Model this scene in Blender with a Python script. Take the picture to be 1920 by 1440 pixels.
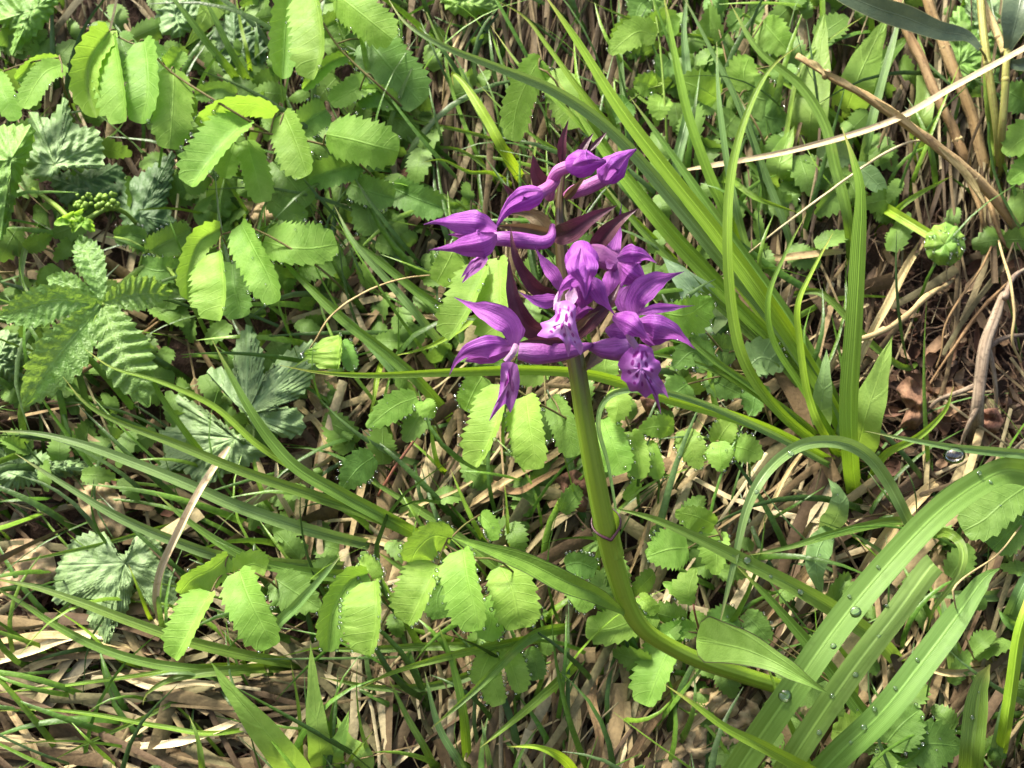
import bpy, bmesh, math, random
from mathutils import Vector, noise, Matrix
random.seed(7)
rnd = random.random
def ru(a, b): return a + (b - a) * random.random()
R_ = math.radians
for o in list(bpy.data.objects): bpy.data.objects.remove(o)
scn = bpy.context.scene
C = scn.collection

# ------------------------------------------------------------------ camera, sky, sun, exposure
HF = R_(40); PITCH = R_(30); SLOPE = R_(40)
FWD = Vector((0, math.cos(PITCH), -math.sin(PITCH)))
UPV = Vector((0, math.sin(PITCH), math.cos(PITCH)))
RGT = Vector((1, 0, 0))
CAM = -0.36 * FWD
NB = Vector((0, -math.sin(SLOPE), math.cos(SLOPE)))          # normal of the bank
UB = Vector((0, math.cos(SLOPE), math.sin(SLOPE)))           # straight up the bank
cd = bpy.data.cameras.new('camera'); cam = bpy.data.objects.new('camera', cd); C.objects.link(cam)
cam.location = CAM; cam.rotation_euler = (R_(90) - PITCH, 0, 0)
cd.sensor_width = 36; cd.angle = HF; cd.clip_start = 0.01; cd.clip_end = 100
cd.dof.use_dof = True; cd.dof.focus_distance = 0.296; cd.dof.aperture_fstop = 46
scn.camera = cam

SUN_EL, SUN_AZ = R_(63), R_(300)        # azimuth from +Y clockwise: the sun stands high over the bank, to the left
SDIR = Vector((math.sin(SUN_AZ) * math.cos(SUN_EL), math.cos(SUN_AZ) * math.cos(SUN_EL), math.sin(SUN_EL)))
w = bpy.data.worlds.new('World'); scn.world = w; w.use_nodes = True
wn = w.node_tree; bg = wn.nodes['Background']
sky = wn.nodes.new('ShaderNodeTexSky'); sky.sky_type = 'NISHITA'; sky.sun_disc = False
sky.sun_elevation = SUN_EL; sky.sun_rotation = SUN_AZ; sky.dust_density = 7.0; sky.air_density = 1.0; sky.ozone_density = 1.0
wn.links.new(sky.outputs[0], bg.inputs[0]); bg.inputs[1].default_value = 0.14
sl = bpy.data.lights.new('sun', 'SUN'); sl.energy = 4.6; sl.angle = R_(10.0); sl.color = (1, 0.95, 0.85)
so = bpy.data.objects.new('sun', sl); C.objects.link(so)
so.rotation_euler = SDIR.to_track_quat('Z', 'Y').to_euler(); so.location = (0, 0, 3)
vs = scn.view_settings; vs.view_transform = 'Standard'; vs.look = 'None'; vs.exposure = 1.32; vs.gamma = 1.0; vs.use_curve_mapping = False
scn.render.engine = 'CYCLES'; cy = scn.cycles
cy.use_denoising = True; cy.max_bounces = 8; cy.transparent_max_bounces = 8; cy.transmission_bounces = 6; cy.diffuse_bounces = 4
cy.caustics_reflective = False; cy.caustics_refractive = False; cy.sample_clamp_indirect = 6

# ------------------------------------------------------------------ a photo pixel gives a direction; the height over the bank (mm) gives the distance
TH = math.tan(HF / 2)
def at(px, py, h):
    if h < 0: h *= 4                                            # roots and litter reach down into the loose thatch
    d = FWD + RGT * ((px - 960) / 960 * TH) - UPV * ((py - 720) / 960 * TH)
    t = (h * 0.001 - NB.dot(CAM)) / NB.dot(d)
    return CAM + d * t
def mpp(p): return (p - CAM).dot(FWD) * TH / 960
def lerp(xs, t):
    if len(xs) == 1: return xs[0]
    f = t * (len(xs) - 1); i = min(int(f), len(xs) - 2); k = f - i
    k = k * k * (3 - 2 * k) * .5 + k * .5
    return xs[i] * (1 - k) + xs[i + 1] * k
def P(pts, hs):
    """pixel polyline + heights spread along it -> 3-D control points"""
    if not isinstance(hs, (list, tuple)): hs = [hs]
    L = [0]
    for a, b in zip(pts, pts[1:]): L.append(L[-1] + math.hypot(b[0] - a[0], b[1] - a[1]))
    return [at(p[0], p[1], p[2] if len(p) > 2 else lerp(hs, l / max(L[-1], 1e-6))) for p, l in zip(pts, L)]
def spline(p, n):
    if len(p) == 2: p = [p[0], (p[0] + p[1]) / 2, p[1]]
    q = [p[0] * 2 - p[1]] + list(p) + [p[-1] * 2 - p[-2]]
    L = [0]
    for a, b in zip(p, p[1:]): L.append(L[-1] + max((b - a).length, 1e-9))
    out = []; j = 0
    for i in range(n + 1):
        s = L[-1] * i / n
        while j < len(p) - 2 and s > L[j + 1]: j += 1
        t = (s - L[j]) / (L[j + 1] - L[j])
        a, b, c, d = q[j], q[j + 1], q[j + 2], q[j + 3]
        out.append(0.5 * ((2 * b) + (c - a) * t + (2 * a - 5 * b + 4 * c - d) * t * t + (3 * b - a - 3 * c + d) * t ** 3))
    return out
def ip(tab, t):
    for (a, x), (b, y) in zip(tab, tab[1:]):
        if t <= b:
            k = (t - a) / (b - a); return x + (y - x) * (k * .4 + .6 * k * k * (3 - 2 * k))
    return tab[-1][1]
PROF = {
 'grass': [(0, .62), (.15, .85), (.4, 1), (.7, .82), (.88, .45), (1, .03)],
 'strap': [(0, .8), (.3, 1), (.8, .95), (.93, .6), (1, .05)],
 'cut':   [(0, .8), (.3, 1), (1, .92)],
 'dry':   [(0, .35), (.06, .8), (.35, 1), (.8, .85), (.95, .6), (1, .2)],
 'lance': [(0, .22), (.2, .72), (.42, 1), (.65, .82), (.85, .4), (1, .0)],
 'petal': [(0, .34), (.18, .82), (.36, 1), (.56, .72), (.74, .28), (.88, .11), (1, .02)],
 'horn':  [(0, .55), (.2, .95), (.4, 1), (.7, .55), (.9, .2), (1, .02)],
 'lobe':  [(0, .3), (.25, .68), (.5, 1), (.7, .86), (.88, .42), (1, .02)],
 'clasp': [(0, .04), (.04, .42), (.1, .76), (.2, 1), (.45, .8), (.75, .42), (.92, .14), (1, .0)],
 'tri':   [(0, .9), (.15, 1), (.5, .66), (.8, .3), (1, .02)],
}
def prof(k, t):
    if k == 'oblong':
        b = .5 + .5 * min(1, t / .2) ** .7
        return b * (1 if t < .76 else math.sqrt(max(0, 1 - ((t - .76) / .25) ** 2)) * .9 + .1 * (1 - (t - .76) / .24))
    if k == 'round':
        return max(.04, math.sin(math.pi * min(1, .07 + .93 * t) ** .85)) ** .62 if t < 1 else .12
    return ip(PROF[k], t)
def lamina(pts, hs, Lw, Rw, pf='oblong', aL=22, aR=22, rows=24, cols=3, teeth=0, ta=.14, pleat=None, wave=0, roll=0, curl=0, bump=0, round_t=False):
    """A leaf or petal swept along its midrib. Lw, Rw: width of each half (photo px); aL, aR: how far each half is folded (deg, + towards the light side).
    Travelling down the picture L is on the left."""
    ctrl = P(pts, hs)
    if teeth: rows = teeth * 4
    S = spline(ctrl, rows); V, F, UV, tips = [], [], [], []
    n = 2 * cols + 1; wm = max(Lw, Rw); sd = ru(0, 99)
    for i, p in enumerate(S):
        t = i / rows
        T = (S[min(i + 1, rows)] - S[max(i - 1, 0)]).normalized()
        vw = (CAM - p).normalized()
        A = vw.cross(T)
        A = A.normalized() if A.length > 1e-4 else RGT
        N = T.cross(A).normalized()
        rl = lerp(roll, t) if isinstance(roll, (list, tuple)) else roll
        if rl:
            c, s = math.cos(R_(rl)), math.sin(R_(rl)); A, N = A * c + N * s, N * c - A * s
        m = mpp(p); pr = prof(pf, t)
        for j in range(n):
            u = (j - cols) / cols; au = abs(u)
            w_, a = (Rw, aR) if u > 0 else (Lw, aL)
            a = lerp(a, t) if isinstance(a, (list, tuple)) else a
            x = au * w_ * pr; f = 0
            if teeth and 0 < i < rows:
                f = (t * teeth) % 1
                if round_t: sw = math.sin(math.pi * f) ** .7
                else: sw = f / .75 if f <= .751 else (1 - f) * 4
                if au > .99: x += ta * w_ * (sw - .35) * (.35 + .65 * min(1, pr * 1.4))
                elif au > .6: x += ta * w_ * (sw - .35) * .15
            dz = x * math.tan(R_(a)) + curl * w_ * au * au * pr
            if pleat: dz += pleat[1] * w_ * pr * min(1, au * 3) * math.cos(2 * math.pi * (t * pleat[0] - au * pleat[2]))
            if wave: dz += wave * wm * au * math.sin(t * 9 + sd + (2 if u > 0 else 0)) * pr
            if bump: dz += bump * wm * noise.noise(Vector((t * 7 + sd, u * 2.2, sd)))
            fw = (ta * w_ * .3 * (f / .75 if f < .76 else 0) * au ** 3) if teeth and not round_t else 0
            q = p + A * (math.copysign(x, u) * m) + N * (dz * m) + T * (fw * m)
            V.append(q); UV.append(((u + 1) / 2, t))
            if teeth and au > .99 and .7 < f < .8: tips.append(q)
    for i in range(rows):
        for j in range(n - 1):
            a = i * n + j; F.append((a, a + 1, a + n + 1, a + n))
    return V, F, UV, tips, S
def tube(P3, rad, seg=10, rows=None, flat=1.0, cap=True, jit=0):
    """rad in metres, list spread along the run"""
    rows = rows or max(6, len(P3) * 4)
    S = spline(P3, rows); V, F, UV = [], [], []
    T0 = (S[1] - S[0]).normalized(); A = T0.cross((CAM - S[0]).normalized()).normalized()
    for i, p in enumerate(S):
        T = (S[min(i + 1, rows)] - S[max(i - 1, 0)]).normalized()
        A = (A - T * A.dot(T)).normalized(); B = T.cross(A)
        r = lerp(rad, i / rows)
        for j in range(seg):
            th = 2 * math.pi * j / seg
            if jit: r = lerp(rad, i / rows) * (1 + jit * noise.noise(Vector((p.x * 260, p.z * 260, math.cos(th) * 1.6 + p.y * 120))) + jit * .6 * noise.noise(Vector((math.sin(th) * 2.5, math.cos(th) * 2.5, p.x * 90))))
            V.append(p + A * (r * math.cos(th)) + B * (r * flat * math.sin(th))); UV.append((j / seg, i / rows))
    for i in range(rows):
        for j in range(seg):
            a = i * seg + j; b = i * seg + (j + 1) % seg; F.append((a, b, b + seg, a + seg))
    if cap:
        for k, idx in ((0, 0), (1, rows)):
            V.append(S[idx]); UV.append((.5, k)); c = len(V) - 1
            for j in range(seg):
                a = idx * seg + j; b = idx * seg + (j + 1) % seg
                F.append((b, a, c) if k == 0 else (a, b, c))
    return V, F, UV, [], S
def ptube(pts, hs, rpx, seg=10, rows=None, flat=1.0):
    p3 = P(pts, hs); m = mpp(p3[len(p3) // 2])
    rpx = rpx if isinstance(rpx, (list, tuple)) else [rpx]
    return tube(p3, [r * m for r in rpx], seg, rows, flat)
def star(center, outline, rings=10, sub=6, teeth=0, ta=0, dome=0, bump=0, veins=(), ridge=0, pleat=0, smooth=True, spots=(), base=None):
    """A leaf or lip given by its outline round a centre (px, px, mm); veins: outline indices that main veins run to"""
    O = []; n = len(outline); vid = []
    for i in range(n):
        p0, p1, p2, p3 = (outline[(i + k) % n] for k in (-1, 0, 1, 2))
        vid.append(len(O)); ln = math.hypot(p2[0] - p1[0], p2[1] - p1[1])
        k = max(2, int(ln / teeth) * 4) if teeth else sub
        for s in range(k):
            t = s / k; c = []
            for d in range(3):
                a, b, e, g = p0[d], p1[d], p2[d], p3[d]
                cr = .5 * (2 * b + (e - a) * t + (2 * a - 5 * b + 4 * e - g) * t * t + (3 * b - a - 3 * e + g) * t ** 3)
                c.append((cr * .5 + (b + (e - b) * t) * .5) if smooth else b + (e - b) * t)
            if teeth:
                f = (t * k / 4) % 1; o = ta * ((f / .75 if f <= .751 else (1 - f) * 4) - .4)
                nx, ny = (p2[1] - p1[1]) / ln, -(p2[0] - p1[0]) / ln
                if nx * (c[0] - center[0]) + ny * (c[1] - center[1]) < 0: nx, ny = -nx, -ny
                c[0] += nx * o; c[1] += ny * o
            O.append(c)
    M = len(O); V = [at(*center)]; UV = [(.5, 0)]; AT = [[0, 0]]; F = []; tips = []
    ang = [math.atan2(o[1] - center[1], o[0] - center[0]) for o in O]
    va = [ang[vid[v]] for v in veins]; m = mpp(V[0]); sd = ru(0, 99)
    rad = max(math.hypot(o[0] - center[0], o[1] - center[1]) for o in O)
    for r in range(1, rings + 1):
        k = r / rings
        for i, o in enumerate(O):
            x, y = center[0] + (o[0] - center[0]) * k, center[1] + (o[1] - center[1]) * k
            h = center[2] + (o[2] - center[2]) * k + dome * 4 * k * (1 - k) * .5
            vv = 0
            if va:
                da = min(abs((ang[i] - a + math.pi) % (2 * math.pi) - math.pi) for a in va)
                rr = math.hypot(x - center[0], y - center[1]); dl = rr * math.sin(min(da, 1.5))
                h += ridge * (1 - math.exp(-dl / (rad * .12))) * k
                ch = math.cos(2 * math.pi * (rr - dl * .9) / (rad * .17))
                h += pleat * ch * min(1, dl / (rad * .06)) * (1 - .3 * k)
                vv = max(math.exp(-(dl / (rad * .014)) ** 2), .55 * max(0, ch - .8) * 5 * min(1, dl / (rad * .04)))
            if bump: h += bump * noise.noise(Vector((x * .05 + sd, y * .05, sd)))
            V.append(at(x, y, h)); UV.append((i / M, k))
            s = 0
            for (sx, sy, sa, sb, th) in spots:
                c_, s_ = math.cos(R_(th)), math.sin(R_(th)); dx, dy = x - sx, y - sy
                e = ((dx * c_ + dy * s_) / sa) ** 2 + ((-dx * s_ + dy * c_) / sb) ** 2
                s = max(s, min(1, max(0, 1.7 - e * 1.2)))
            AT.append([vv, s])
            if teeth and r == rings and i % 4 == 3: tips.append(V[-1])
    for i in range(M):
        F.append((0, 1 + i, 1 + (i + 1) % M))
        for r in range(rings - 1):
            a = 1 + r * M + i; b = 1 + r * M + (i + 1) % M; F.append((a, a + M, b + M, b))
    return V, F, UV, tips, AT

# ------------------------------------------------------------------ objects
def empty(name, loc):
    o = bpy.data.objects.new(name, None); C.objects.link(o); o.location = loc; o.empty_display_size = .01; return o
def tag(o, label=None, cat=None, group=None, kind=None):
    if label: o['label'] = label
    if cat: o['category'] = cat
    if group: o['group'] = group
    if kind: o['kind'] = kind
    return o
ORG = {}
def mesh(name, geo, mat, parent=None, smooth=True, cols=None, label=None):
    V, F, UV = geo[0], geo[1], geo[2]
    org = ORG[parent] if parent else (sum(V, Vector()) / len(V))
    me = bpy.data.meshes.new(name); me.from_pydata([v - org for v in V], [], F)
    if UV:
        l = me.uv_layers.new(name='UVMap')
        idx = [0] * len(me.loops); me.loops.foreach_get('vertex_index', idx)
        buf = []
        for k in idx: buf += UV[k]
        l.data.foreach_set('uv', buf)
    if len(geo) > 4 and geo[4] and isinstance(geo[4][0], list):
        for k, nm in enumerate(('vein', 'spot')):
            at_ = me.attributes.new(nm, 'FLOAT', 'POINT'); at_.data.foreach_set('value', [a[k] for a in geo[4]])
    if cols:
        at_ = me.attributes.new('Col', 'FLOAT_COLOR', 'POINT'); b = []
        for c in cols: b += [c[0], c[1], c[2], 1]
        at_.data.foreach_set('color', b)
    if smooth: me.polygons.foreach_set('use_smooth', [True] * len(me.polygons))
    me.materials.append(mat); me.update()
    o = bpy.data.objects.new(name, me); C.objects.link(o)
    if parent: o.parent = parent; ORG[o] = org
    else: o.location = org; ORG[o] = org
    if label: o['label'] = label
    return o
def thing(name, loc, label, cat, group=None):
    o = empty(name, loc); ORG[o] = Vector(loc); tag(o, label, cat, group); return o
ICO = None
def ico():
    global ICO
    if ICO is None:
        bm = bmesh.new(); bmesh.ops.create_icosphere(bm, subdivisions=2, radius=1)
        bm.verts.ensure_lookup_table()
        ICO = ([v.co.copy() for v in bm.verts], [tuple(v.index for v in f.verts) for f in bm.faces]); bm.free()
    return ICO
def blobs(items, jitter=0):
    """items: (point, radius, squash) joined in one geometry"""
    iv, jf = ico(); V, F = [], []
    for p, r, q in items:
        b = len(V); s = ru(0, 50)
        for v in iv:
            k = r * (1 + jitter * noise.noise(v * 1.4 + Vector((s, s, s)))) if jitter else r
            V.append(p + Vector((v.x * k, v.y * k, v.z * k * q)))
        F += [(a + b, c + b, d + b) for a, c, d in jf]
    return V, F, None

# ------------------------------------------------------------------ materials
class NT:
    def __init__(s, name):
        s.m = bpy.data.materials.new(name); s.m.use_nodes = True; s.t = s.m.node_tree; s.t.nodes.clear()
        s.out = s.n('OutputMaterial')
    def n(s, kind, **kw):
        nd = s.t.nodes.new('ShaderNode' + kind)
        for k, v in kw.items():
            if k.startswith('i_'): nd.inputs[k[2:].replace('_', ' ')].default_value = v
            elif k.startswith('I'): nd.inputs[int(k[1:])].default_value = v
            else: setattr(nd, k, v)
        return nd
    def l(s, a, b, i=0):
        s.t.links.new(a if isinstance(a, bpy.types.NodeSocket) else a.outputs[0], b if isinstance(b, bpy.types.NodeSocket) else b.inputs[i])
    def math(s, op, a, b=None, c=None, clamp=False):
        nd = s.n('Math', operation=op, use_clamp=clamp)
        for i, x in enumerate((a, b, c)):
            if x is None: continue
            if isinstance(x, (int, float)): nd.inputs[i].default_value = x
            else: s.l(x, nd, i)
        return nd.outputs[0]
    def mix(s, fac, a, b):
        nd = s.n('Mix', data_type='RGBA')
        for x, i in ((fac, 0), (a, 6), (b, 7)):
            if isinstance(x, (int, float)): nd.inputs[i].default_value = x
            elif isinstance(x, tuple): nd.inputs[i].default_value = (*x, 1)
            else: s.l(x, nd, i)
        return nd.outputs[2]
    def noise(s, scale, detail=3, co=None, rough=.55):
        nd = s.n('TexNoise', i_Scale=scale, i_Detail=detail, i_Roughness=rough)
        s.l(co if co is not None else s.n('TexCoord').outputs['Object'], nd.inputs['Vector']); return nd.outputs[0]
    def ramp(s, f, a, b):
        nd = s.n('MapRange', clamp=True, interpolation_type='SMOOTHSTEP'); s.l(f, nd, 0); nd.inputs[1].default_value = a; nd.inputs[2].default_value = b; return nd.outputs[0]
    def uv(s):
        sp = s.n('SeparateXYZ'); s.l(s.n('UVMap'), sp); return sp.outputs[0], sp.outputs[1]
    def combine(s, x, y, z=0):
        nd = s.n('CombineXYZ')
        for i, v in enumerate((x, y, z)):
            if isinstance(v, (int, float)): nd.inputs[i].default_value = v
            else: s.l(v, nd, i)
        return nd.outputs[0]
    def finish(s, col, rough=.5, spec=.4, height=None, hs=.3, hd=.0004, trans=0, tcol=None, vary=0, hue=0, coat=0):
        if vary or hue:
            r = s.n('ObjectInfo').outputs['Random']; h = s.n('HueSaturation'); s.l(col, h, 4)
            s.l(s.math('MULTIPLY_ADD', r, vary, 1 - vary / 2), h, 2)
            r2 = s.math('FRACT', s.math('MULTIPLY', r, 7.31)); s.l(s.math('MULTIPLY_ADD', r2, hue, .5 - hue / 2), h, 0)
            col = h.outputs[0]
        b = s.n('BsdfPrincipled'); s.l(col, b.inputs['Base Color'])
        if isinstance(rough, (int, float)): b.inputs['Roughness'].default_value = rough
        else: s.l(rough, b.inputs['Roughness'])
        b.inputs['Specular IOR Level'].default_value = spec
        if coat: b.inputs['Coat Weight'].default_value = coat; b.inputs['Coat Roughness'].default_value = .12
        bp = None
        if height is not None:
            bp = s.n('Bump', i_Strength=hs, i_Distance=hd); s.l(height, bp.inputs['Height']); s.l(bp, b.inputs['Normal'])
        if trans:
            tr = s.n('BsdfTranslucent'); tc = s.mix(.6, col, tcol) if tcol else col
            s.l(tc, tr.inputs[0])
            if bp: s.l(bp, tr.inputs['Normal'])
            mx = s.n('MixShader'); mx.inputs[0].default_value = trans; s.l(b, mx, 1); s.l(tr, mx, 2); s.l(mx, s.out)
        else: s.l(b, s.out)
        return s.m
def leafmat(name, c1, c2, tcol, trans=.38, rough=.45, spec=.4, nv=9, slope=1.3, vein=.2, vary=.25, hue=.02, edge=None, vcol=None, rug=0):
    s = NT(name); u, v = s.uv()
    au = s.math('ABSOLUTE', s.math('SUBTRACT', u, .5))
    col = s.mix(s.ramp(s.noise(260, 4), .35, .68), c1, c2)
    fine = s.noise(1500, 2)
    mid = s.math('SUBTRACT', 1, s.ramp(au, .006, .03))
    wv = s.math('SINE', s.math('MULTIPLY', s.math('SUBTRACT', s.math('MULTIPLY', v, nv), s.math('MULTIPLY', au, slope * 2)), 6.283))
    lat = s.ramp(wv, .9, 1.0)
    vm = s.math('MAXIMUM', mid, s.math('MULTIPLY', lat, .5))
    vc = vcol or tuple(min(1, x * 1.6 + .02) for x in c2)
    col = s.mix(s.math('MULTIPLY', vm, vein), col, vc)
    col = s.mix(s.math('MULTIPLY', s.ramp(fine, .5, .75), .18), col, tuple(x * .6 for x in c1))
    if edge: col = s.mix(s.ramp(au, .455, .49), col, edge)
    hgt = s.math('ADD', s.math('MULTIPLY', vm, -.6), s.math('ADD', s.math('MULTIPLY', wv, .05), s.math('MULTIPLY', fine, .5)))
    if rug: hgt = s.math('ADD', hgt, s.math('MULTIPLY', s.noise(750, 3), rug))
    rg = s.math('MULTIPLY_ADD', s.noise(500, 2), .3, rough - .15)
    return s.finish(col, rg, spec, hgt, .5, .00035, trans, tcol, vary, hue)
def grassmat(name, c1, c2, tcol, trans=.36, rough=.42, tip=None, rib=.16, vary=.25, hue=.02, spec=.45, midc=None, nrib=11, tipr=(.9, 1.0)):
    s = NT(name); u, v = s.uv()
    au = s.math('ABSOLUTE', s.math('SUBTRACT', u, .5))
    st = s.noise(1, 3, s.combine(s.math('MULTIPLY', u, 9), s.math('MULTIPLY', v, 3), s.math('MULTIPLY', s.n('ObjectInfo').outputs['Random'], 40)))
    col = s.mix(s.ramp(st, .35, .65), c1, c2)
    rb = s.math('SINE', s.math('MULTIPLY', u, 6.283 * nrib))
    col = s.mix(s.math('MULTIPLY', s.ramp(rb, .3, 1), rib), col, tuple(x * .68 for x in c1))
    col = s.mix(s.math('MULTIPLY', s.math('SUBTRACT', 1, s.ramp(au, .01, .06)), .55), col, midc or tuple(min(1, x * 1.7) for x in c2))
    col = s.mix(s.math('MULTIPLY', s.ramp(s.noise(350, 3), .58, .75), .3), col, tuple(x * .55 for x in c1))
    pt = s.noise(60, 4, None, .7)
    col = s.mix(s.math('MULTIPLY', s.ramp(pt, .6, .74), .45), col, tuple((a + b) * .5 for a, b in zip(c2, (.42, .40, .1))))
    if tip: col = s.mix(s.ramp(s.math('ADD', v, s.math('MULTIPLY', s.math('SUBTRACT', st, .5), .12)), *tipr), col, tip)
    hgt = s.math('ADD', s.math('MULTIPLY', rb, .2), s.math('MULTIPLY', s.ramp(au, .0, .07), .8))
    rg = s.math('MULTIPLY_ADD', s.noise(700, 2), .25, rough - .1)
    return s.finish(col, rg, spec, hgt, .45, .0003, trans, tcol, vary, hue)
def drymat(name, c1, c2, c3, rough=.75, along=40, vary=.3, trans=.0, spec=.2):
    s = NT(name); u, v = s.uv()
    st = s.noise(1, 4, s.combine(s.math('MULTIPLY', u, 6), s.math('MULTIPLY', v, along * .12), s.math('MULTIPLY', s.n('ObjectInfo').outputs['Random'], 40)))
    fn = s.noise(900, 4)
    col = s.mix(s.ramp(st, .3, .7), c1, c2)
    col = s.mix(s.math('MULTIPLY', s.ramp(fn, .52, .72), .65), col, c3)
    rb = s.noise(1, 3, s.combine(s.math('MULTIPLY', u, 22), s.math('MULTIPLY', v, along * .05), s.math('MULTIPLY', s.n('ObjectInfo').outputs['Random'], 40)))
    col = s.mix(s.math('MULTIPLY', s.ramp(rb, .45, .7), .45), col, c3)
    return s.finish(col, rough, spec, s.math('ADD', s.math('MULTIPLY', rb, 1.0), s.math('MULTIPLY', fn, .8)), .5, .0004, trans, None, vary, .015)
def petalmat(name, c1, c2, cb, tipc, trans=.42, vary=.2, rough=.58):
    s = NT(name); u, v = s.uv()
    st = s.noise(1, 2, s.combine(s.math('MULTIPLY', u, 16), s.math('MULTIPLY', v, 1.6), s.math('MULTIPLY', s.n('ObjectInfo').outputs['Random'], 30)))
    col = s.mix(s.ramp(s.noise(220, 3), .3, .7), c1, c2)
    vn = s.noise(1, 1, s.combine(s.math('MULTIPLY', u, 30), s.math('MULTIPLY', v, 1.3), s.math('MULTIPLY', s.n('ObjectInfo').outputs['Random'], 30)))
    col = s.mix(s.math('MULTIPLY', s.ramp(st, .5, .62), .4), col, tuple(x * .55 for x in c1))
    col = s.mix(s.math('MULTIPLY', s.ramp(vn, .58, .64), .5), col, tuple(x * .38 for x in c1))
    col = s.mix(s.math('MULTIPLY', s.math('SUBTRACT', 1, s.ramp(v, .0, .22)), .6), col, cb)
    col = s.mix(s.math('MULTIPLY', s.ramp(v, .8, .98), .75), col, tipc)
    fn = s.noise(2200, 2)
    return s.finish(col, rough, .35, s.math('ADD', s.math('MULTIPLY', st, 1.3), s.math('MULTIPLY', fn, .5)), .6, .0004, trans, c2, vary, .02)
def lipmat(name, c1, c2, sp):
    s = NT(name); u, v = s.uv()
    a = s.n('Attribute', attribute_name='spot'); st = s.noise(1, 2, s.combine(s.math('MULTIPLY', u, 26), s.math('MULTIPLY', v, 2), 3))
    col = s.mix(s.ramp(v, .2, .95), c2, c1)
    col = s.mix(s.math('MULTIPLY', s.ramp(st, .5, .65), .4), col, c1)
    brk = s.math('MULTIPLY', a.outputs['Fac'], s.math('MULTIPLY_ADD', s.noise(1400, 2), .8, .45), None, True)
    col = s.mix(s.ramp(brk, .25, .6), col, sp)
    return s.finish(col, .5, .35, s.math('ADD', st, s.math('MULTIPLY', s.noise(1800, 2), .5)), .45, .0003, .32, c2)
def palmmat(name, c1, c2, tcol, trans=.28, vary=.15):
    s = NT(name)
    vn = s.n('Attribute', attribute_name='vein').outputs['Fac']
    fn = s.noise(1100, 3)
    col = s.mix(s.ramp(s.noise(180, 4), .35, .68), c1, c2)
    col = s.mix(s.math('MULTIPLY', vn, .4), col, tuple(min(1, x * 1.7 + .02) for x in c2))
    col = s.mix(s.math('MULTIPLY', s.ramp(fn, .5, .72), .3), col, tuple(x * .55 for x in c1))
    return s.finish(col, s.math('MULTIPLY_ADD', fn, .25, .42), .4, s.math('ADD', s.math('MULTIPLY', vn, -.8), fn), .6, .0005, trans, tcol, vary, .015)
def colmat(name, rough=.75, trans=0, spec=.2, fine=900):
    s = NT(name); a = s.n('Attribute', attribute_name='Col')
    fn = s.noise(fine, 3)
    h = s.n('HueSaturation'); s.l(a.outputs['Color'], h, 4); s.l(s.math('MULTIPLY_ADD', fn, 1.0, .5), h, 2)
    return s.finish(h.outputs[0], rough, spec, fn, .5, .0004, trans)
M = {}
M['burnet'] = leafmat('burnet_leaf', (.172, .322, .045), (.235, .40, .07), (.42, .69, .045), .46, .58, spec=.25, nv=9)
M['burnet_dull'] = leafmat('burnet_leaf_shaded', (.105, .21, .036), (.15, .28, .055), (.27, .46, .04), .38, .55, spec=.28, nv=9)  # same leaf kind; weaker light put into a darker green, with some leaf variation
M['smooth_leaf'] = leafmat('smooth_leaf', (.19, .34, .06), (.25, .42, .08), (.42, .64, .05), .4, .48, spec=.3, nv=5, slope=.5, vein=.22)
M['pale_leaf'] = leafmat('pale_underside', (.25, .40, .20), (.32, .47, .26), (.38, .55, .2), .3, .55, nv=6)
M['glaucous'] = leafmat('glaucous_leaf', (.16, .27, .085), (.21, .34, .12), (.3, .46, .08), .3, .5, nv=5, slope=.4, vein=.25)
M['orchid_leaf'] = leafmat('orchid_leaf', (.10, .18, .02), (.14, .24, .03), (.2, .34, .02), .22, .5, spec=.25, nv=1, slope=-1, vein=.2, edge=(.03, .02, .02))
M['orchid_leaf2'] = leafmat('orchid_leaf_pale', (.165, .29, .05), (.22, .37, .075), (.3, .48, .04), .28, .5, spec=.28, nv=1, slope=-1, vein=.2, edge=(.05, .03, .03))
M['sasa'] = leafmat('bamboo_grass_leaf', (.06, .095, .05), (.09, .13, .065), (.11, .17, .05), .15, .42, spec=.5, nv=1, slope=0, vein=.15, edge=(.25, .27, .12))
M['rough_leaf'] = leafmat('wrinkled_leaf', (.145, .27, .055), (.2, .34, .08), (.36, .56, .05), .4, .42, nv=7, vein=.3, rug=4)
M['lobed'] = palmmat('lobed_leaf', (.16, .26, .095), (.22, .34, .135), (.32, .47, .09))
M['lobed_dark'] = palmmat('lobed_leaf_shaded', (.085, .155, .055), (.125, .21, .08), (.17, .28, .05))  # darker copy of the lobed green, shade behind other leaves put into the colour
M['lobed_fresh'] = palmmat('lobed_leaf_fresh', (.155, .29, .05), (.21, .37, .07), (.34, .53, .04), .36)
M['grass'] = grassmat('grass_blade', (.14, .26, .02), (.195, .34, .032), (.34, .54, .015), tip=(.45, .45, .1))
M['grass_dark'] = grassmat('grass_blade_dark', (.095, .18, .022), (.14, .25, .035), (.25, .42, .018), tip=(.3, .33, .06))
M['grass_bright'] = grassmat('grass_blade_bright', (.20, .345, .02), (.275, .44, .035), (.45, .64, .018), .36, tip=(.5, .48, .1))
M['grass_blue'] = grassmat('grass_blade_bluish', (.125, .225, .06), (.175, .295, .09), (.26, .41, .055), tip=(.4, .42, .15), rough=.34)
M['strap'] = grassmat('strap_leaf', (.14, .265, .042), (.195, .34, .065), (.3, .48, .035), rough=.46, rib=.08, spec=.35, vary=.1, nrib=26)
M['stem'] = grassmat('orchid_stem', (.15, .25, .015), (.2, .31, .024), (.2, .3, .02), .0, .34, rib=.12, vary=0, hue=0, midc=(.17, .3, .03), tip=(.062, .043, .016), tipr=(.66, .77))
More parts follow.
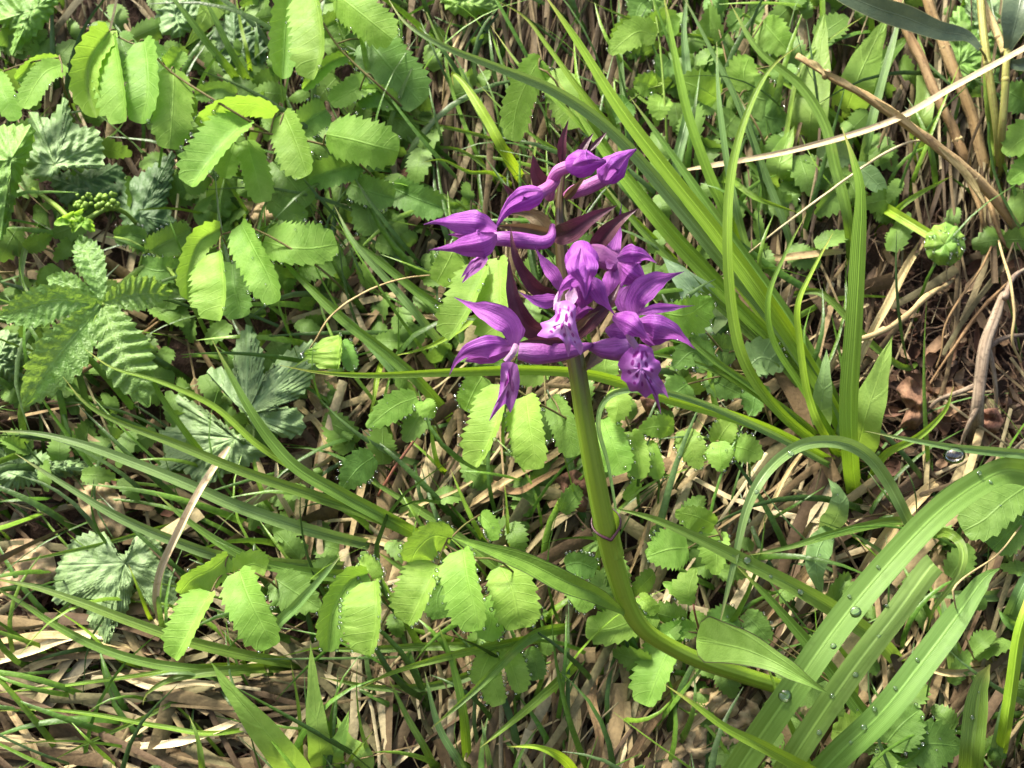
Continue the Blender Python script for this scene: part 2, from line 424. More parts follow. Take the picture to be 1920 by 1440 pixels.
M['rachis'] = grassmat('orchid_rachis', (.06, .042, .014), (.085, .06, .02), (.1, .08, .02), .0, .55, rib=.3, vary=0, hue=0, midc=(.13, .08, .05))
M['bract'] = leafmat('bract', (.062, .020, .034), (.10, .034, .05), (.14, .03, .05), .18, .42, nv=1, slope=-1.2, vein=.4, vcol=(.04, .012, .02), vary=.2)
M['bract_olive'] = leafmat('bract_olive', (.10, .072, .035), (.16, .11, .055), (.2, .12, .05), .2, .45, nv=1, slope=-1.2, vein=.4, vcol=(.09, .03, .035), vary=.2)
M['petal'] = petalmat('petal', (.28, .052, .35), (.43, .125, .51), (.48, .19, .48), (.13, .04, .18))
M['petal_deep'] = petalmat('petal_deep', (.23, .03, .25), (.34, .07, .37), (.42, .13, .4), (.12, .03, .16))
M['ovary'] = petalmat('ovary', (.38, .10, .33), (.46, .17, .40), (.38, .12, .2), (.42, .14, .42), .2)
M['spur'] = petalmat('spur', (.29, .075, .33), (.38, .13, .42), (.33, .08, .26), (.44, .2, .48), .25)
M['column'] = petalmat('column', (.38, .2, .36), (.47, .3, .43), (.44, .22, .4), (.4, .17, .4), .2)
M['lip'] = lipmat('lip', (.40, .14, .50), (.66, .46, .68), (.22, .008, .22))
M['lip_deep'] = lipmat('lip_deep', (.31, .075, .38), (.48, .22, .53), (.17, .006, .18))
M['stalk'] = drymat('leaf_stalk', (.10, .13, .03), (.16, .10, .045), (.09, .05, .03), .5, vary=.2)
M['stalk_green'] = drymat('leaf_stalk_green', (.13, .22, .03), (.18, .27, .04), (.10, .16, .03), .42, vary=.15)
M['straw'] = drymat('straw', (.36, .275, .12), (.48, .38, .19), (.2, .13, .06))
M['straw_pale'] = drymat('straw_pale', (.50, .41, .22), (.60, .51, .31), (.34, .25, .12))
M['straw_brown'] = drymat('straw_brown', (.19, .12, .05), (.28, .19, .09), (.09, .055, .03))
M['red_straw'] = drymat('red_straw', (.20, .075, .045), (.27, .11, .065), (.1, .045, .03), .5)
M['cane'] = drymat('bamboo_cane', (.26, .17, .07), (.38, .27, .13), (.1, .06, .03), .65)
M['cane_green'] = drymat('bamboo_cane_green', (.20, .21, .05), (.27, .26, .075), (.22, .14, .05), .42)
M['wood'] = drymat('weathered_root', (.17, .125, .085), (.30, .24, .17), (.05, .035, .025), .9)
M['dead_leaf'] = drymat('dead_leaf', (.32, .235, .12), (.44, .34, .19), (.2, .125, .06), .7, trans=.12)
M['dead_red'] = drymat('dead_leaf_red', (.12, .06, .037), (.19, .105, .065), (.05, .027, .018), .85)
M['thatch'] = colmat('dead_grass', .75)
M['fine_green'] = colmat('fine_grass', .42, .28, .4)
M['crumb'] = colmat('soil_crumb', .9, 0, .1, 700)
s = NT('soil')
n1, n2, n3 = s.noise(38, 5), s.noise(230, 5), s.noise(1200, 3)
col = s.mix(s.ramp(n1, .35, .65), (.035, .021, .015), (.085, .050, .034))
col = s.mix(s.math('MULTIPLY', s.ramp(n2, .5, .7), .8), col, (.14, .085, .06))
col = s.mix(s.math('MULTIPLY', s.ramp(n3, .55, .75), .5), col, (.022, .014, .011))
M['soil'] = s.finish(col, .85, .2, s.math('ADD', n2, s.math('MULTIPLY', n3, .5)), .9, .0022)
s = NT('water')
fr = s.n('Fresnel', i_IOR=1.36); gl = s.n('BsdfGlossy', i_Roughness=.03); tp = s.n('BsdfTransparent'); tp.inputs[0].default_value = (.97, 1, .97, 1)
mx = s.n('MixShader'); s.l(s.math('MULTIPLY_ADD', fr, 1.1, .06, True), mx, 0); s.l(tp, mx, 1); s.l(gl, mx, 2); s.l(mx, s.out); M['water'] = s.m
# ------------------------------------------------------------------ the ground: one sheet, a steep bank in front of the camera, level above and below it
def ground_h(x, s):
    v = Vector((x, s, 0))
    return (-.013 + .0045 * noise.noise(v * 22) + .0022 * noise.noise(v * 75) + .0013 * noise.noise(v * 190) + .0006 * noise.noise(v * 420)) * (1 if abs(x) < .6 else 4)
def gpoint(x, s):
    """s runs up the bank"""
    hi, lo = 1.1, -.55
    c = min(max(s, lo), hi)
    p = UB * c + Vector((x, 0, 0)) + NB * ground_h(x, s)
    p.y += s - c
    return p
n = 250
def sp_(k): t = 2 * k / n - 1; return .24 * t + .03 * t * abs(t) + 11.5 * t ** 9
V = [gpoint(sp_(i), sp_(j)) for j in range(n + 1) for i in range(n + 1)]
F = [(j * (n + 1) + i, j * (n + 1) + i + 1, (j + 1) * (n + 1) + i + 1, (j + 1) * (n + 1) + i) for j in range(n) for i in range(n)]
g = mesh('ground', (V, F, None), M['soil']); tag(g, 'dark red-brown crumbly soil of the bank under the plants', 'soil', kind='structure')

# ------------------------------------------------------------------ what nobody could count: thatch, fine grass, crumbs, litter
def ribbon_into(V, F, K, p, wd, col, seg, fold=.35, grass=False):
    S = spline(p, seg); b = len(V); tw = ru(-.9, .9); tw2 = ru(-1.2, 1.2)
    for i, q in enumerate(S):
        t = i / seg; T = (S[min(i + 1, seg)] - S[max(i - 1, 0)]).normalized()
        A = NB.cross(T); A = A.normalized() if A.length > 1e-5 else RGT
        N = T.cross(A); an = tw + tw2 * t; A, N = A * math.cos(an) + N * math.sin(an), N * math.cos(an) - A * math.sin(an)
        w_ = wd * (1 - (.92 * t ** 2.5 if grass else .35 * t))
        V += [q - A * w_, q + N * (w_ * fold), q + A * w_]; K += [col] * 3
    for i in range(seg):
        a = b + i * 3; F += [(a, a + 1, a + 4, a + 3), (a + 1, a + 2, a + 5, a + 4)]
STRAWS = [(.38, .31, .16), (.28, .215, .105), (.2, .145, .07), (.13, .088, .042), (.44, .365, .21), (.095, .062, .033), (.22, .16, .08), (.17, .15, .07), (.11, .077, .04)]
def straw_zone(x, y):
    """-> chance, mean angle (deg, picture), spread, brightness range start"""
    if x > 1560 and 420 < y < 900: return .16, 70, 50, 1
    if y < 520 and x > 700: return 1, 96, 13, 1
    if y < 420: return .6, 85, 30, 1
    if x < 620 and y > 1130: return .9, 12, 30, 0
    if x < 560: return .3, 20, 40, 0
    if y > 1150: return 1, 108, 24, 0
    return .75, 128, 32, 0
V, F, K = [], [], []
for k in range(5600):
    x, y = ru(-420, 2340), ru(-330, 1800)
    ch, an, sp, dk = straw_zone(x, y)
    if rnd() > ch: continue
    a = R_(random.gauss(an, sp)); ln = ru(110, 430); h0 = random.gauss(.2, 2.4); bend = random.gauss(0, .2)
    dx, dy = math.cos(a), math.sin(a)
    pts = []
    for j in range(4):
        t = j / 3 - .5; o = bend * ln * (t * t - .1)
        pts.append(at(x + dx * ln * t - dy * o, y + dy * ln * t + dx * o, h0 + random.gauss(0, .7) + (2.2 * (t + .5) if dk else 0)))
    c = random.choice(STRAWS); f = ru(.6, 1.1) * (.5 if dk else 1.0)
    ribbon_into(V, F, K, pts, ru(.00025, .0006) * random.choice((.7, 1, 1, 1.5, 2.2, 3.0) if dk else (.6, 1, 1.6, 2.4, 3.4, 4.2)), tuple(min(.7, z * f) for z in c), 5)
for k in range(700):                                      # fine dark rootlets in the bare soil
    x, y = (random.gauss(1740, 150), random.gauss(680, 200)) if k < 480 else (random.gauss(150, 190), random.gauss(1250, 150))
    a = ru(0, 6.28); ln = ru(40, 170); pts = []; h0 = ru(-2.8, .6)
    for j in range(6):
        pts.append(at(x, y, h0 + ru(-.4, .4))); a += random.gauss(0, .45); x += math.cos(a) * ln / 5; y += math.sin(a) * ln / 5
    f = ru(.5, 1.3); ribbon_into(V, F, K, pts, ru(.0001, .0003), tuple(z * f for z in random.choice([(.10, .06, .035), (.16, .10, .06), (.24, .17, .1), (.07, .04, .025)])), 8)
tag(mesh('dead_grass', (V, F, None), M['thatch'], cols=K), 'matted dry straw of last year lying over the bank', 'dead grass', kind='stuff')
GREENS = [(.08, .18, .018), (.12, .24, .025), (.06, .13, .018), (.16, .29, .025), (.1, .18, .05), (.05, .11, .015)]
V, F, K = [], [], []
for k in range(2000):
    x, y = ru(-420, 2340), ru(-330, 1800)
    z = 0
    if 700 < x < 1500 and y < 620: z = 1
    elif x < 900 and 500 < y < 1100: z = .8
    elif 560 < x < 1300: z = .75
    elif x > 1560 and 400 < y < 900: z = .12
    else: z = .45
    if rnd() > z: continue
    base = random.gauss(-142, 26) if x < 950 and y > 420 else (random.gauss(-118, 24) if y < 750 else random.gauss(-95, 42))
    a = R_(base); ln = ru(120, 380); b = random.gauss(0, .32); pts = []; h1 = ru(6, 26)
    for j in range(5):
        t = j / 4; aa = a + b * t * 1.6
        pts.append(at(x + math.cos(aa) * ln * t, y + math.sin(aa) * ln * t, -2 + h1 * (1 - (1 - t) ** 2) - 6 * t ** 3))
    f = ru(.65, 1.1)
    ribbon_into(V, F, K, pts, ru(.0003, .0011), tuple(q * f for q in random.choice(GREENS)), 9, .4, True)
tag(mesh('fine_grass', (V, F, None), M['fine_green'], cols=K), 'thin green grass blades growing all through the dry straw', 'grass', kind='stuff')
V, F, K = [], [], []
iv, jf = ico()
bm = bmesh.new(); bmesh.ops.create_icosphere(bm, subdivisions=1, radius=1); bm.verts.ensure_lookup_table()
iv1 = [v.co.copy() for v in bm.verts]; jf1 = [tuple(v.index for v in f.verts) for f in bm.faces]; bm.free()
for k in range(2600):
    if rnd() < .5: x, y = random.gauss(1730, 170), random.gauss(700, 190)
    elif rnd() < .4: x, y = random.gauss(220, 200), random.gauss(1200, 190)
    else: x, y = ru(-300, 2200), ru(-250, 1700)
    p = at(x, y, ru(-3.7, -2.3)); r = ru(.0003, .0020) * ru(.5, 1); b = len(V); s_ = ru(0, 80); f = ru(.6, 1.4)
    c = random.choice([(.06, .035, .024), (.09, .052, .035), (.14, .085, .06), (.04, .025, .018), (.17, .12, .09)])
    for v in iv1:
        V.append(p + v * (r * (1 + .8 * noise.noise(v * 1.3 + Vector((s_, 0, 0)))))); K.append(tuple(z * f for z in c))
    F += [(i + b, j + b, l + b) for i, j, l in jf1]
tag(mesh('soil_crumbs', (V, F, None), M['crumb'], smooth=False, cols=K), 'loose crumbs and clods of soil on the bare bank', 'soil', kind='stuff')
V, F, K = [], [], []
for k in range(700):
    if rnd() < .45: x, y = random.gauss(1730, 170), random.gauss(720, 190)
    elif rnd() < .55: x, y = random.gauss(180, 200), random.gauss(1120, 200)
    else: x, y = ru(-300, 2200), ru(-250, 1700)
    a = ru(0, 360); c0 = at(x, y, ru(-3, .8)); L1, L2 = ru(.0012, .0045), ru(.0008, .0024)
    ax = Vector((ru(-1, 1), ru(-1, 1), ru(-1, 1))).normalized(); A = (NB.cross(ax)).normalized(); B = NB.cross(A); Nn = (NB + ax * .7).normalized()
    A = (A - Nn * A.dot(Nn)).normalized(); B = Nn.cross(A); b = len(V); f = ru(.6, 1.3)
    c = random.choice([(.13, .07, .04), (.09, .045, .027), (.18, .11, .06), (.06, .035, .022), (.22, .15, .085)])
    for i in range(4):
        for j in range(3):
            u, v = i / 3 * 2 - 1, j - 1
            V.append(c0 + A * (u * L1) + B * (v * L2 * (1 - u * u * .75)) + Nn * ((u * u + v * v) * L1 * .3 * f + random.gauss(0, .0002))); K.append(tuple(z * f for z in c))
    for i in range(3):
        for j in range(2):
            q = b + i * 3 + j; F.append((q, q + 1, q + 4, q + 3))
tag(mesh('leaf_litter', (V, F, None), M['thatch'], cols=K), 'small brown scraps of rotted leaves on the soil', 'leaf litter', kind='stuff')
# low ground cover: small dim leaves close to the soil
V, F, K, UV = [], [], [], []
for k in range(1000):
    r = rnd()
    if r < .34: x, y = ru(-250, 900), ru(-250, 520)
    elif r < .5: x, y = ru(1180, 1700), ru(-250, 480)
    elif r < .58: x, y = ru(1780, 2250), ru(-200, 450)
    elif r < .72: x, y = ru(-300, 560), ru(480, 900)
    elif r < .88: x, y = ru(420, 1320), ru(450, 1250)
    else: x, y = ru(1300, 2200), ru(1020, 1600)
    a = ru(0, 6.28); ln = ru(34, 80); h = ru(1.5, 8)
    geo = lamina([(x, y, h), (x + math.cos(a) * ln * .5, y + math.sin(a) * ln * .5, h + 1.5), (x + math.cos(a) * ln, y + math.sin(a) * ln, h - .5)], 0, ln * ru(.22, .4), ln * ru(.22, .4),
                 'round', ru(-30, 30), ru(-30, 30), teeth=7, ta=.26, cols=2, roll=ru(-35, 35))
    b = len(V); V += geo[0]; UV += geo[2]; F += [tuple(i + b for i in f) for f in geo[1]]
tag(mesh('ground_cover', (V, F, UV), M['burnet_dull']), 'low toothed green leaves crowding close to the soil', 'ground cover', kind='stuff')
# ------------------------------------------------------------------ the orchid
HR = [(225, 78), (430, 73), (560, 69), (690, 65), (800, 59), (980, 45), (1130, 30), (1250, 14), (1330, 0)]
def hr(y): return ip([(a, b) for a, b in HR], y) if y > 225 else 78
def off(pts): return [(p[0], p[1], hr(p[1]) + (p[2] if len(p) > 2 else 0)) for p in pts]
orc = thing('orchid', at(1540, 1330, -3), 'purple flowering orchid with a leaning green stem, the only flower here', 'orchid')
stem_pts = [(1550, 1335, -4), (1470, 1292, 4), (1390, 1265, 10), (1320, 1242, 15), (1255, 1212, 20), (1205, 1178, 25), (1175, 1130, 30), (1152, 1060, 37), (1135, 990, 44), (1115, 890, 52), (1097, 790, 59), (1082, 690, 65)]
stem_pts += off([(1068, 610), (1057, 520), (1050, 430), (1050, 370), (1056, 315), (1056, 285)])
st = mesh('stem', ptube(stem_pts, 0, [14, 15.5, 16.5, 17, 16.5, 16.5, 18, 20, 20.5, 19.5, 18, 17, 15, 12, 8, 5], 18, 120), M['stem'], orc)
# leaves of the orchid
mesh('leaf', lamina([(1172, 1150), (1120, 1116), (1060, 1090), (985, 1053), (905, 1025), (843, 1006)], [30, 36, 39, 40, 41, 42], 20, 23, 'lance', 24, 18, 60, 6, roll=[-10, 0, 14]), M['orchid_leaf'], orc, label='dark green leaf with a purple edge spreading from the stem')
mesh('leaf', lamina([(1306, 1200), (1345, 1206), (1400, 1219), (1455, 1243), (1510, 1275), (1554, 1301)], [22, 34, 41, 45, 46, 45], 40, 46, 'clasp', 12, 22, 60, 6, roll=[-6, 0, 6]), M['orchid_leaf2'], orc, label='pale green leaf clasping the bent foot of the stem')
# the sheath of a small leaf half way up: a cup open at the front with a dark rim
p3 = P([(1153, 1042), (1146, 1015), (1139, 990), (1132, 962)], [hr(1042), hr(1015), hr(990), hr(962)]); m = mpp(p3[1])
SS_ = spline(p3, 20); ax_ = (p3[3] - p3[0]).normalized(); A_ = ax_.cross((CAM - p3[1]).normalized()).normalized(); B_2 = ax_.cross(A_)
V_, F_, U_, rim = [], [], [], []
for i in range(25):
    th = R_(-150 + 300 * i / 24); top = .52 + .44 * (abs(th) / R_(150)) ** .9
    for k in range(9):
        q = k / 8; c = SS_[0].lerp(SS_[20], top * q); r = (17.6 + 1.5 * q + 8 * q ** 4) * m
        V_.append(c + (A_ * math.sin(th) - B_2 * math.cos(th)) * r); U_.append((i / 24, q * .5))
    rim.append(V_[-1])
for i in range(24):
    for k in range(8): a_ = i * 9 + k; F_.append((a_, a_ + 9, a_ + 10, a_ + 1))
shp = mesh('leaf_sheath', (V_, F_, U_), M['stem'], orc)
mesh('rim', tube(rim, [.6 * m, 2.2 * m, 3.2 * m, 2.2 * m, .6 * m], 7, 60), M['bract'], shp, label='dark purple rim of the sheath')
# bracts: (points with depth offset), half widths, fold, material
BR = [([(1054, 303, 1), (1056, 264, 3), (1066, 224, 5)], 9, 9, 40, 'bract', 'horn'),
 ([(1082, 296, -3), (1096, 272, -3), (1113, 249, -3)], 8, 7, 35, 'bract', 'horn'),
 ([(1106, 282, -2), (1122, 264, -2), (1138, 247, -2)], 5, 5, 30, 'bract', 'horn'),
 ([(1020, 352, -2), (1006, 325, 0), (999, 288, 2)], 17, 20, 30, 'bract', 'tri'),
 ([(975, 380, -5), (958, 362, -4), (941, 342, -3)], 8, 8, 30, 'bract', 'horn'),
 ([(1032, 452, -3), (1015, 418, -2), (985, 400, -2), (952, 402, -1)], 16, 15, 30, 'bract_olive', 'horn'),
 ([(1032, 438, 0), (985, 428, 3), (940, 424, 5), (925, 424, 5)], 11, 13, 35, 'bract_olive', 'horn'),
 ([(1042, 442, 3), (1072, 432, 8), (1110, 408, 12), (1157, 385, 15)], 21, 20, 34, 'bract', 'horn'),
 ([(1110, 472, 0), (1137, 440, 3), (1165, 412, 5), (1196, 391, 6)], 17, 17, 34, 'bract', 'horn'),
 ([(1042, 556, 4), (1006, 542, 9), (975, 500, 12), (962, 462, 13), (957, 425, 13)], 13, 14, 40, 'bract', 'horn'),
 ([(1030, 625, 4), (992, 608, 9), (968, 565, 11), (958, 520, 12), (954, 484, 12)], 18, 22, 40, 'bract', 'horn'),
 ([(1072, 634, 6), (1108, 606, 10), (1142, 570, 11), (1165, 527, 10)], 15, 17, 40, 'bract', 'horn'),
 ([(1076, 624, 9), (1102, 598, 12), (1125, 582, 12)], 5, 8, 30, 'bract_olive', 'horn'),
 ([(1128, 655, -2), (1112, 676, 0), (1098, 696, 2)], 12, 14, 30, 'bract_olive', 'horn'),
 ([(1060, 372, 1), (1080, 350, 4), (1100, 330, 5)], 8, 8, 30, 'bract_olive', 'horn'),
 ([(1060, 640, 10), (1015, 638, 16), (972, 642, 18)], 12, 10, 30, 'bract', 'horn'),
 ([(1075, 585, -2), (1098, 560, 0), (1130, 545, 0)], 20, 22, 20, 'bract_olive', 'horn')]
for pts, l, r, a, mt, pf in BR:
    mesh('bract', lamina(off(pts), 0, l, r, pf, a, a * .8, 26, 3, roll=ru(-12, 12)), M[mt], orc)
# buds and flowers. A flower's own mesh is its ovary; sepals, petals, lip and spur hang on it
def flower(ov, ovr, label=None, mat='ovary'):
    return mesh('flower', ptube(off(ov), 0, ovr, 12, 24), M[mat], orc, label=label)
def pet(f, pts, l, r, aL=30, aR=30, mat='petal', pf='petal', name='petal', roll=0, curl=0, rows=30):
    return mesh(name, lamina(off(pts), 0, l, r, pf, aL, aR, rows, 5, roll=roll, curl=curl, wave=.08, bump=.05), M[mat], f)
def bud(f, pts, rad, fl=.9): return mesh('closed_petals', ptube(off(pts), 0, rad, 18, 30, fl), M['petal'], f)
bl = 'closed purple bud on a pink curved ovary'
f = flower([(1030, 372, 2), (1034, 345, 5), (1046, 322, 8), (1064, 313, 10), (1082, 309, 11)], [9, 11, 12, 12, 13], bl)
bud(f, [(1068, 311, 10), (1080, 308, 12), (1104, 306, 14), (1126, 304, 15), (1136, 302, 15)], [8, 21, 27, 24, 11, 3])
pet(f, [(1073, 310, 18), (1102, 300, 22), (1138, 300, 17)], 10, 20, -38, -45)
f = flower([(1060, 368, 0), (1076, 360, 1), (1104, 350, 2), (1136, 334, 3)], [8, 13, 14, 14, 13], bl)
bud(f, [(1128, 342, 3), (1140, 326, 4), (1156, 308, 5), (1172, 292, 5), (1193, 280, 5)], [9, 24, 27, 18, 8, 2])
pet(f, [(1133, 338, 11), (1152, 305, 14), (1194, 279, 6)], 20, 12, -42, -30)
f = flower([(1045, 324, 4), (1038, 342, 6), (1024, 355, 8), (1008, 364, 9)], [9, 11, 12, 13], bl)
bud(f, [(1014, 360, 9), (1002, 366, 10), (980, 374, 11), (957, 388, 11), (942, 406, 11), (929, 428, 11)], [9, 21, 24, 18, 10, 5, 2])
pet(f, [(1010, 358, 18), (975, 362, 20), (945, 392, 14), (928, 426, 11)], 8, 20, -30, -48)
# flower on a long lavender spur, turned away to the left, hood closed
f = flower([(1036, 422, 8), (1033, 444, 9), (1018, 455, 10), (985, 452, 10), (950, 448, 10), (925, 448, 10)], [5, 9, 13, 15, 16, 15, 13], 'half open flower on a long lavender spur, hood turned aside', 'spur')
pet(f, [(932, 432, 14), (895, 420, 19), (850, 418, 16), (820, 416, 12), (794, 421, 9)], 26, 27, -25, -38, name='sepal')
pet(f, [(932, 440, 14), (905, 455, 20), (860, 462, 16), (804, 469, 10)], 27, 30, -28, -32)
pet(f, [(930, 445, 6), (890, 440, 4), (840, 440, 6)], 28, 28, -25, -25, mat='petal_deep')
mesh('lip', star((896, 494, hr(494) + 9), [(x, y, hr(y) + d) for x, y, d in [(908, 476, 10), (915, 486, 9), (907, 500, 8), (893, 512, 7), (880, 520, 7), (866, 531, 6), (874, 512, 8), (864, 522, 7), (872, 505, 9), (884, 488, 11)]], 8, 5, dome=2,
     spots=[(895, 488, 9, 3, 130), (886, 500, 6, 2, 120), (902, 496, 5, 2, 120)]), M['lip_deep'], f)
# the flower that faces the viewer
f = flower([(1072, 585, 2), (1080, 545, 6), (1086, 500, 9), (1090, 465, 11)], [10, 14, 15, 10], 'open flower facing forward with a spotted fringed lip')
mesh('hood', ptube(off([(1089, 456, 10), (1090, 470, 13), (1091, 495, 16), (1094, 520, 18), (1098, 540, 19), (1098, 562, 19)]), 0, [6, 22, 33, 29, 14, 3], 20, 34, .8), M['petal'], f)
pet(f, [(1088, 464, 20), (1078, 500, 27), (1092, 530, 25), (1099, 566, 20)], 16, 8, -40, -40)
pet(f, [(1092, 464, 20), (1106, 500, 27), (1102, 530, 25), (1098, 566, 20)], 8, 16, -40, -40)
pet(f, [(1052, 545, 14), (1043, 520, 15), (1028, 500, 14), (1012, 478, 13), (1001, 460, 12)], 12, 15, 20, 25, name='sepal')
pet(f, [(1046, 563, 14), (1020, 566, 16), (995, 560, 17), (971, 546, 17)], 16, 13, 25, 25, mat='petal', name='sepal')
pet(f, [(1096, 522, 20), (1070, 524, 24), (1052, 542, 23), (1045, 566, 20)], 10, 22, -25, -30)
pet(f, [(1098, 525, 18), (1117, 535, 20), (1130, 560, 19), (1155, 593, 16)], 20, 15, -22, -20, name='sepal')
pet(f, [(1090, 525, 15), (1092, 555, 15), (1090, 580, 14)], 24, 26, -15, -15, mat='petal_deep', pf='lance')
mesh('column', lamina(off([(1052, 545, 16), (1044, 562, 17), (1042, 580, 18)]), 0, 5, 7, 'cut', -30, -30, 14, 3), M['column'], f)
mesh('column', lamina(off([(1076, 540, 17), (1072, 556, 17), (1068, 578, 18)]), 0, 13, 12, 'lance', 20, 20, 14, 3), M['column'], f)
lip = [(1040, 570, 19), (1041, 590, 19), (1030, 600, 19), (1013, 606, 18), (1017, 616, 19), (1007, 629, 18), (1026, 634, 21), (1046, 632, 23), (1057, 642, 22), (1066, 670, 19), (1071, 646, 22), (1080, 654, 21), (1089, 666, 18), (1094, 650, 19), (1085, 628, 21), (1079, 600, 20), (1080, 574, 19), (1062, 563, 19)]
lo = [(x, y, hr(y) + d) for x, y, d in lip]
mesh('lip', star((1057, 605, hr(605) + 23), lo, 16, 6, dome=1.5, bump=1.2, spots=[(1046, 596, 10, 3.2, 115), (1054, 612, 6, 3, 100), (1040, 614, 4, 3, 60), (1062, 596, 9, 3, 90), (1068, 612, 8, 3, 75), (1072, 590, 7, 2.5, 80), (1034, 622, 4, 2.5, 30), (1058, 628, 4, 3, 80), (1074, 628, 5, 2.5, 60), (1050, 582, 6, 2.5, 100), (1066, 579, 6, 2.2, 95), (1078, 641, 4, 2, 60)]), M['lip'], f)
# flower at the back right of the hood
f = flower([(1100, 470, 0), (1122, 478, 2), (1145, 490, 3), (1162, 500, 4)], [10, 19, 22, 20, 16], 'flower seen from behind, its upright sepal above two rounded petals')
pet(f, [(1142, 505, 6), (1148, 470, 2), (1158, 430, 0), (1166, 381, 0)], 15, 16, 25, 25, name='sepal')
pet(f, [(1156, 484, 8), (1182, 476, 14), (1210, 480, 13), (1232, 494, 8)], 22, 18, -30, -35)
pet(f, [(1158, 492, 8), (1180, 508, 13), (1200, 524, 11), (1212, 536, 8)], 34, 26, -28, -30, pf='lance')
pet(f, [(1150, 500, 4), (1148, 530, 6), (1140, 558, 6), (1132, 572, 6)], 20, 24, -15, -15, name='sepal')
pet(f, [(1060, 500, -4), (1058, 470, -5), (1055, 450, -5)], 12, 12, 20, 20)
# lower right flower with a broad frilled lip
f = flower([(1092, 645, 6), (1116, 652, 8), (1148, 654, 9), (1182, 648, 10)], [3, 9, 19, 24, 17], 'lower flower with long pointed sepals and a broad frilled lip', 'spur')
pet(f, [(1190, 592, 10), (1196, 560, 12), (1225, 532, 12), (1258, 518, 10), (1283, 509, 9)], 22, 27, 18, 24, name='sepal')
pet(f, [(1180, 590, 8), (1176, 560, 8), (1190, 530, 7), (1200, 520, 7)], 22, 24, -20, -20)
pet(f, [(1196, 588, 11), (1230, 578, 13), (1265, 576, 12), (1303, 573, 10)], 10, 9, 25, 25, name='sepal')
pet(f, [(1192, 604, 12), (1225, 606, 17), (1260, 618, 16), (1283, 635, 13), (1304, 655, 9)], 30, 19, -28, -34)
pet(f, [(1195, 620, 10), (1225, 632, 12), (1258, 634, 10), (1272, 628, 10)], 18, 22, -15, -15, mat='petal_deep')
pet(f, [(1148, 592, 14), (1178, 604, 19), (1200, 622, 19), (1228, 648, 15)], 25, 22, -26, -30)
pet(f, [(1135, 618, 9), (1160, 622, 11), (1185, 630, 11)], 22, 20, -20, -20, mat='petal', pf='lance')
mesh('column', lamina(off([(1176, 622, 16), (1183, 636, 17), (1194, 652, 17)]), 0, 7, 7, 'cut', -35, -35, 14, 3), M['column'], f)
lip = [(1180, 652, 14), (1166, 668, 13), (1158, 684, 12), (1166, 696, 14), (1164, 710, 14), (1174, 718, 16), (1182, 734, 15), (1196, 734, 17), (1210, 746, 16), (1222, 738, 17), (1231, 745, 15), (1240, 778, 10), (1234, 740, 15), (1244, 738, 13), (1254, 747, 10), (1245, 720, 13), (1234, 704, 15), (1240, 692, 13), (1237, 678, 12), (1228, 672, 13), (1222, 652, 14), (1200, 645, 15)]
mesh('lip', star((1202, 690, hr(690) + 19), [(x, y, hr(y) + d) for x, y, d in lip], 18, 6, dome=2.5, bump=1.6, spots=[(1192, 664, 9, 3.5, 130), (1204, 666, 10, 3, 95), (1212, 664, 8, 2.5, 70), (1186, 680, 6, 3.5, 100), (1198, 686, 7, 3, 90), (1212, 684, 6, 3, 70), (1180, 698, 5, 3, 60), (1194, 704, 5, 3, 80), (1210, 704, 6, 2.5, 80), (1222, 694, 5, 3, 60), (1204, 720, 5, 2.5, 90), (1190, 718, 4, 2.5, 60), (1220, 714, 5, 2.5, 70)]), M['lip_deep'], f)
# lower left flower in profile, long thick spur
f = flower([(1112, 645, 8), (1090, 652, 12), (1055, 660, 13), (1010, 662, 13), (972, 658, 13)], [3, 8, 14, 18, 22, 17], 'lower flower in profile on a thick horizontal spur', 'spur')
pet(f, [(966, 648, 16), (958, 610, 17), (925, 588, 17), (888, 574, 15), (851, 557, 13)], 23, 25, 22, 26, name='sepal')
pet(f, [(970, 640, 14), (968, 612, 14), (960, 590, 13)], 16, 16, -20, -20)
pet(f, [(962, 648, 15), (920, 646, 20), (880, 656, 19), (855, 677, 16), (842, 704, 13)], 19, 27, -25, -34)
pet(f, [(958, 655, 13), (920, 664, 15), (885, 672, 14), (870, 678, 13)], 12, 18, -15, -15, mat='petal_deep', pf='lance')
mesh('column', lamina(off([(968, 644, 18), (962, 660, 19), (948, 678, 19)]), 0, 6, 7, 'cut', -30, -30, 14, 3), M['column'], f)
lip = [(940, 682, 19), (955, 678, 20), (970, 684, 17), (975, 714, 14), (970, 742, 15), (957, 774, 15), (948, 757, 18), (935, 768, 15), (917, 790, 12), (926, 764, 15), (934, 745, 15), (938, 715, 15)]
mesh('lip', star((954, 715, hr(715) + 20), [(x, y, hr(y) + d) for x, y, d in lip], 14, 6, dome=-2, spots=[(956, 704, 16, 5, 100), (960, 722, 14, 4, 80), (950, 716, 10, 2.5, 110), (952, 740, 8, 3, 100)]), M['lip_deep'], f)
# half hidden flower inside the spike
f = flower([(1065, 600, 0), (1080, 594, 3), (1095, 586, 5)], [7, 10, 10], 'purple flower half hidden behind the spotted lip')
pet(f, [(1078, 596, 6), (1100, 580, 9), (1120, 582, 9)], 12, 14, -30, -30, mat='petal_deep')
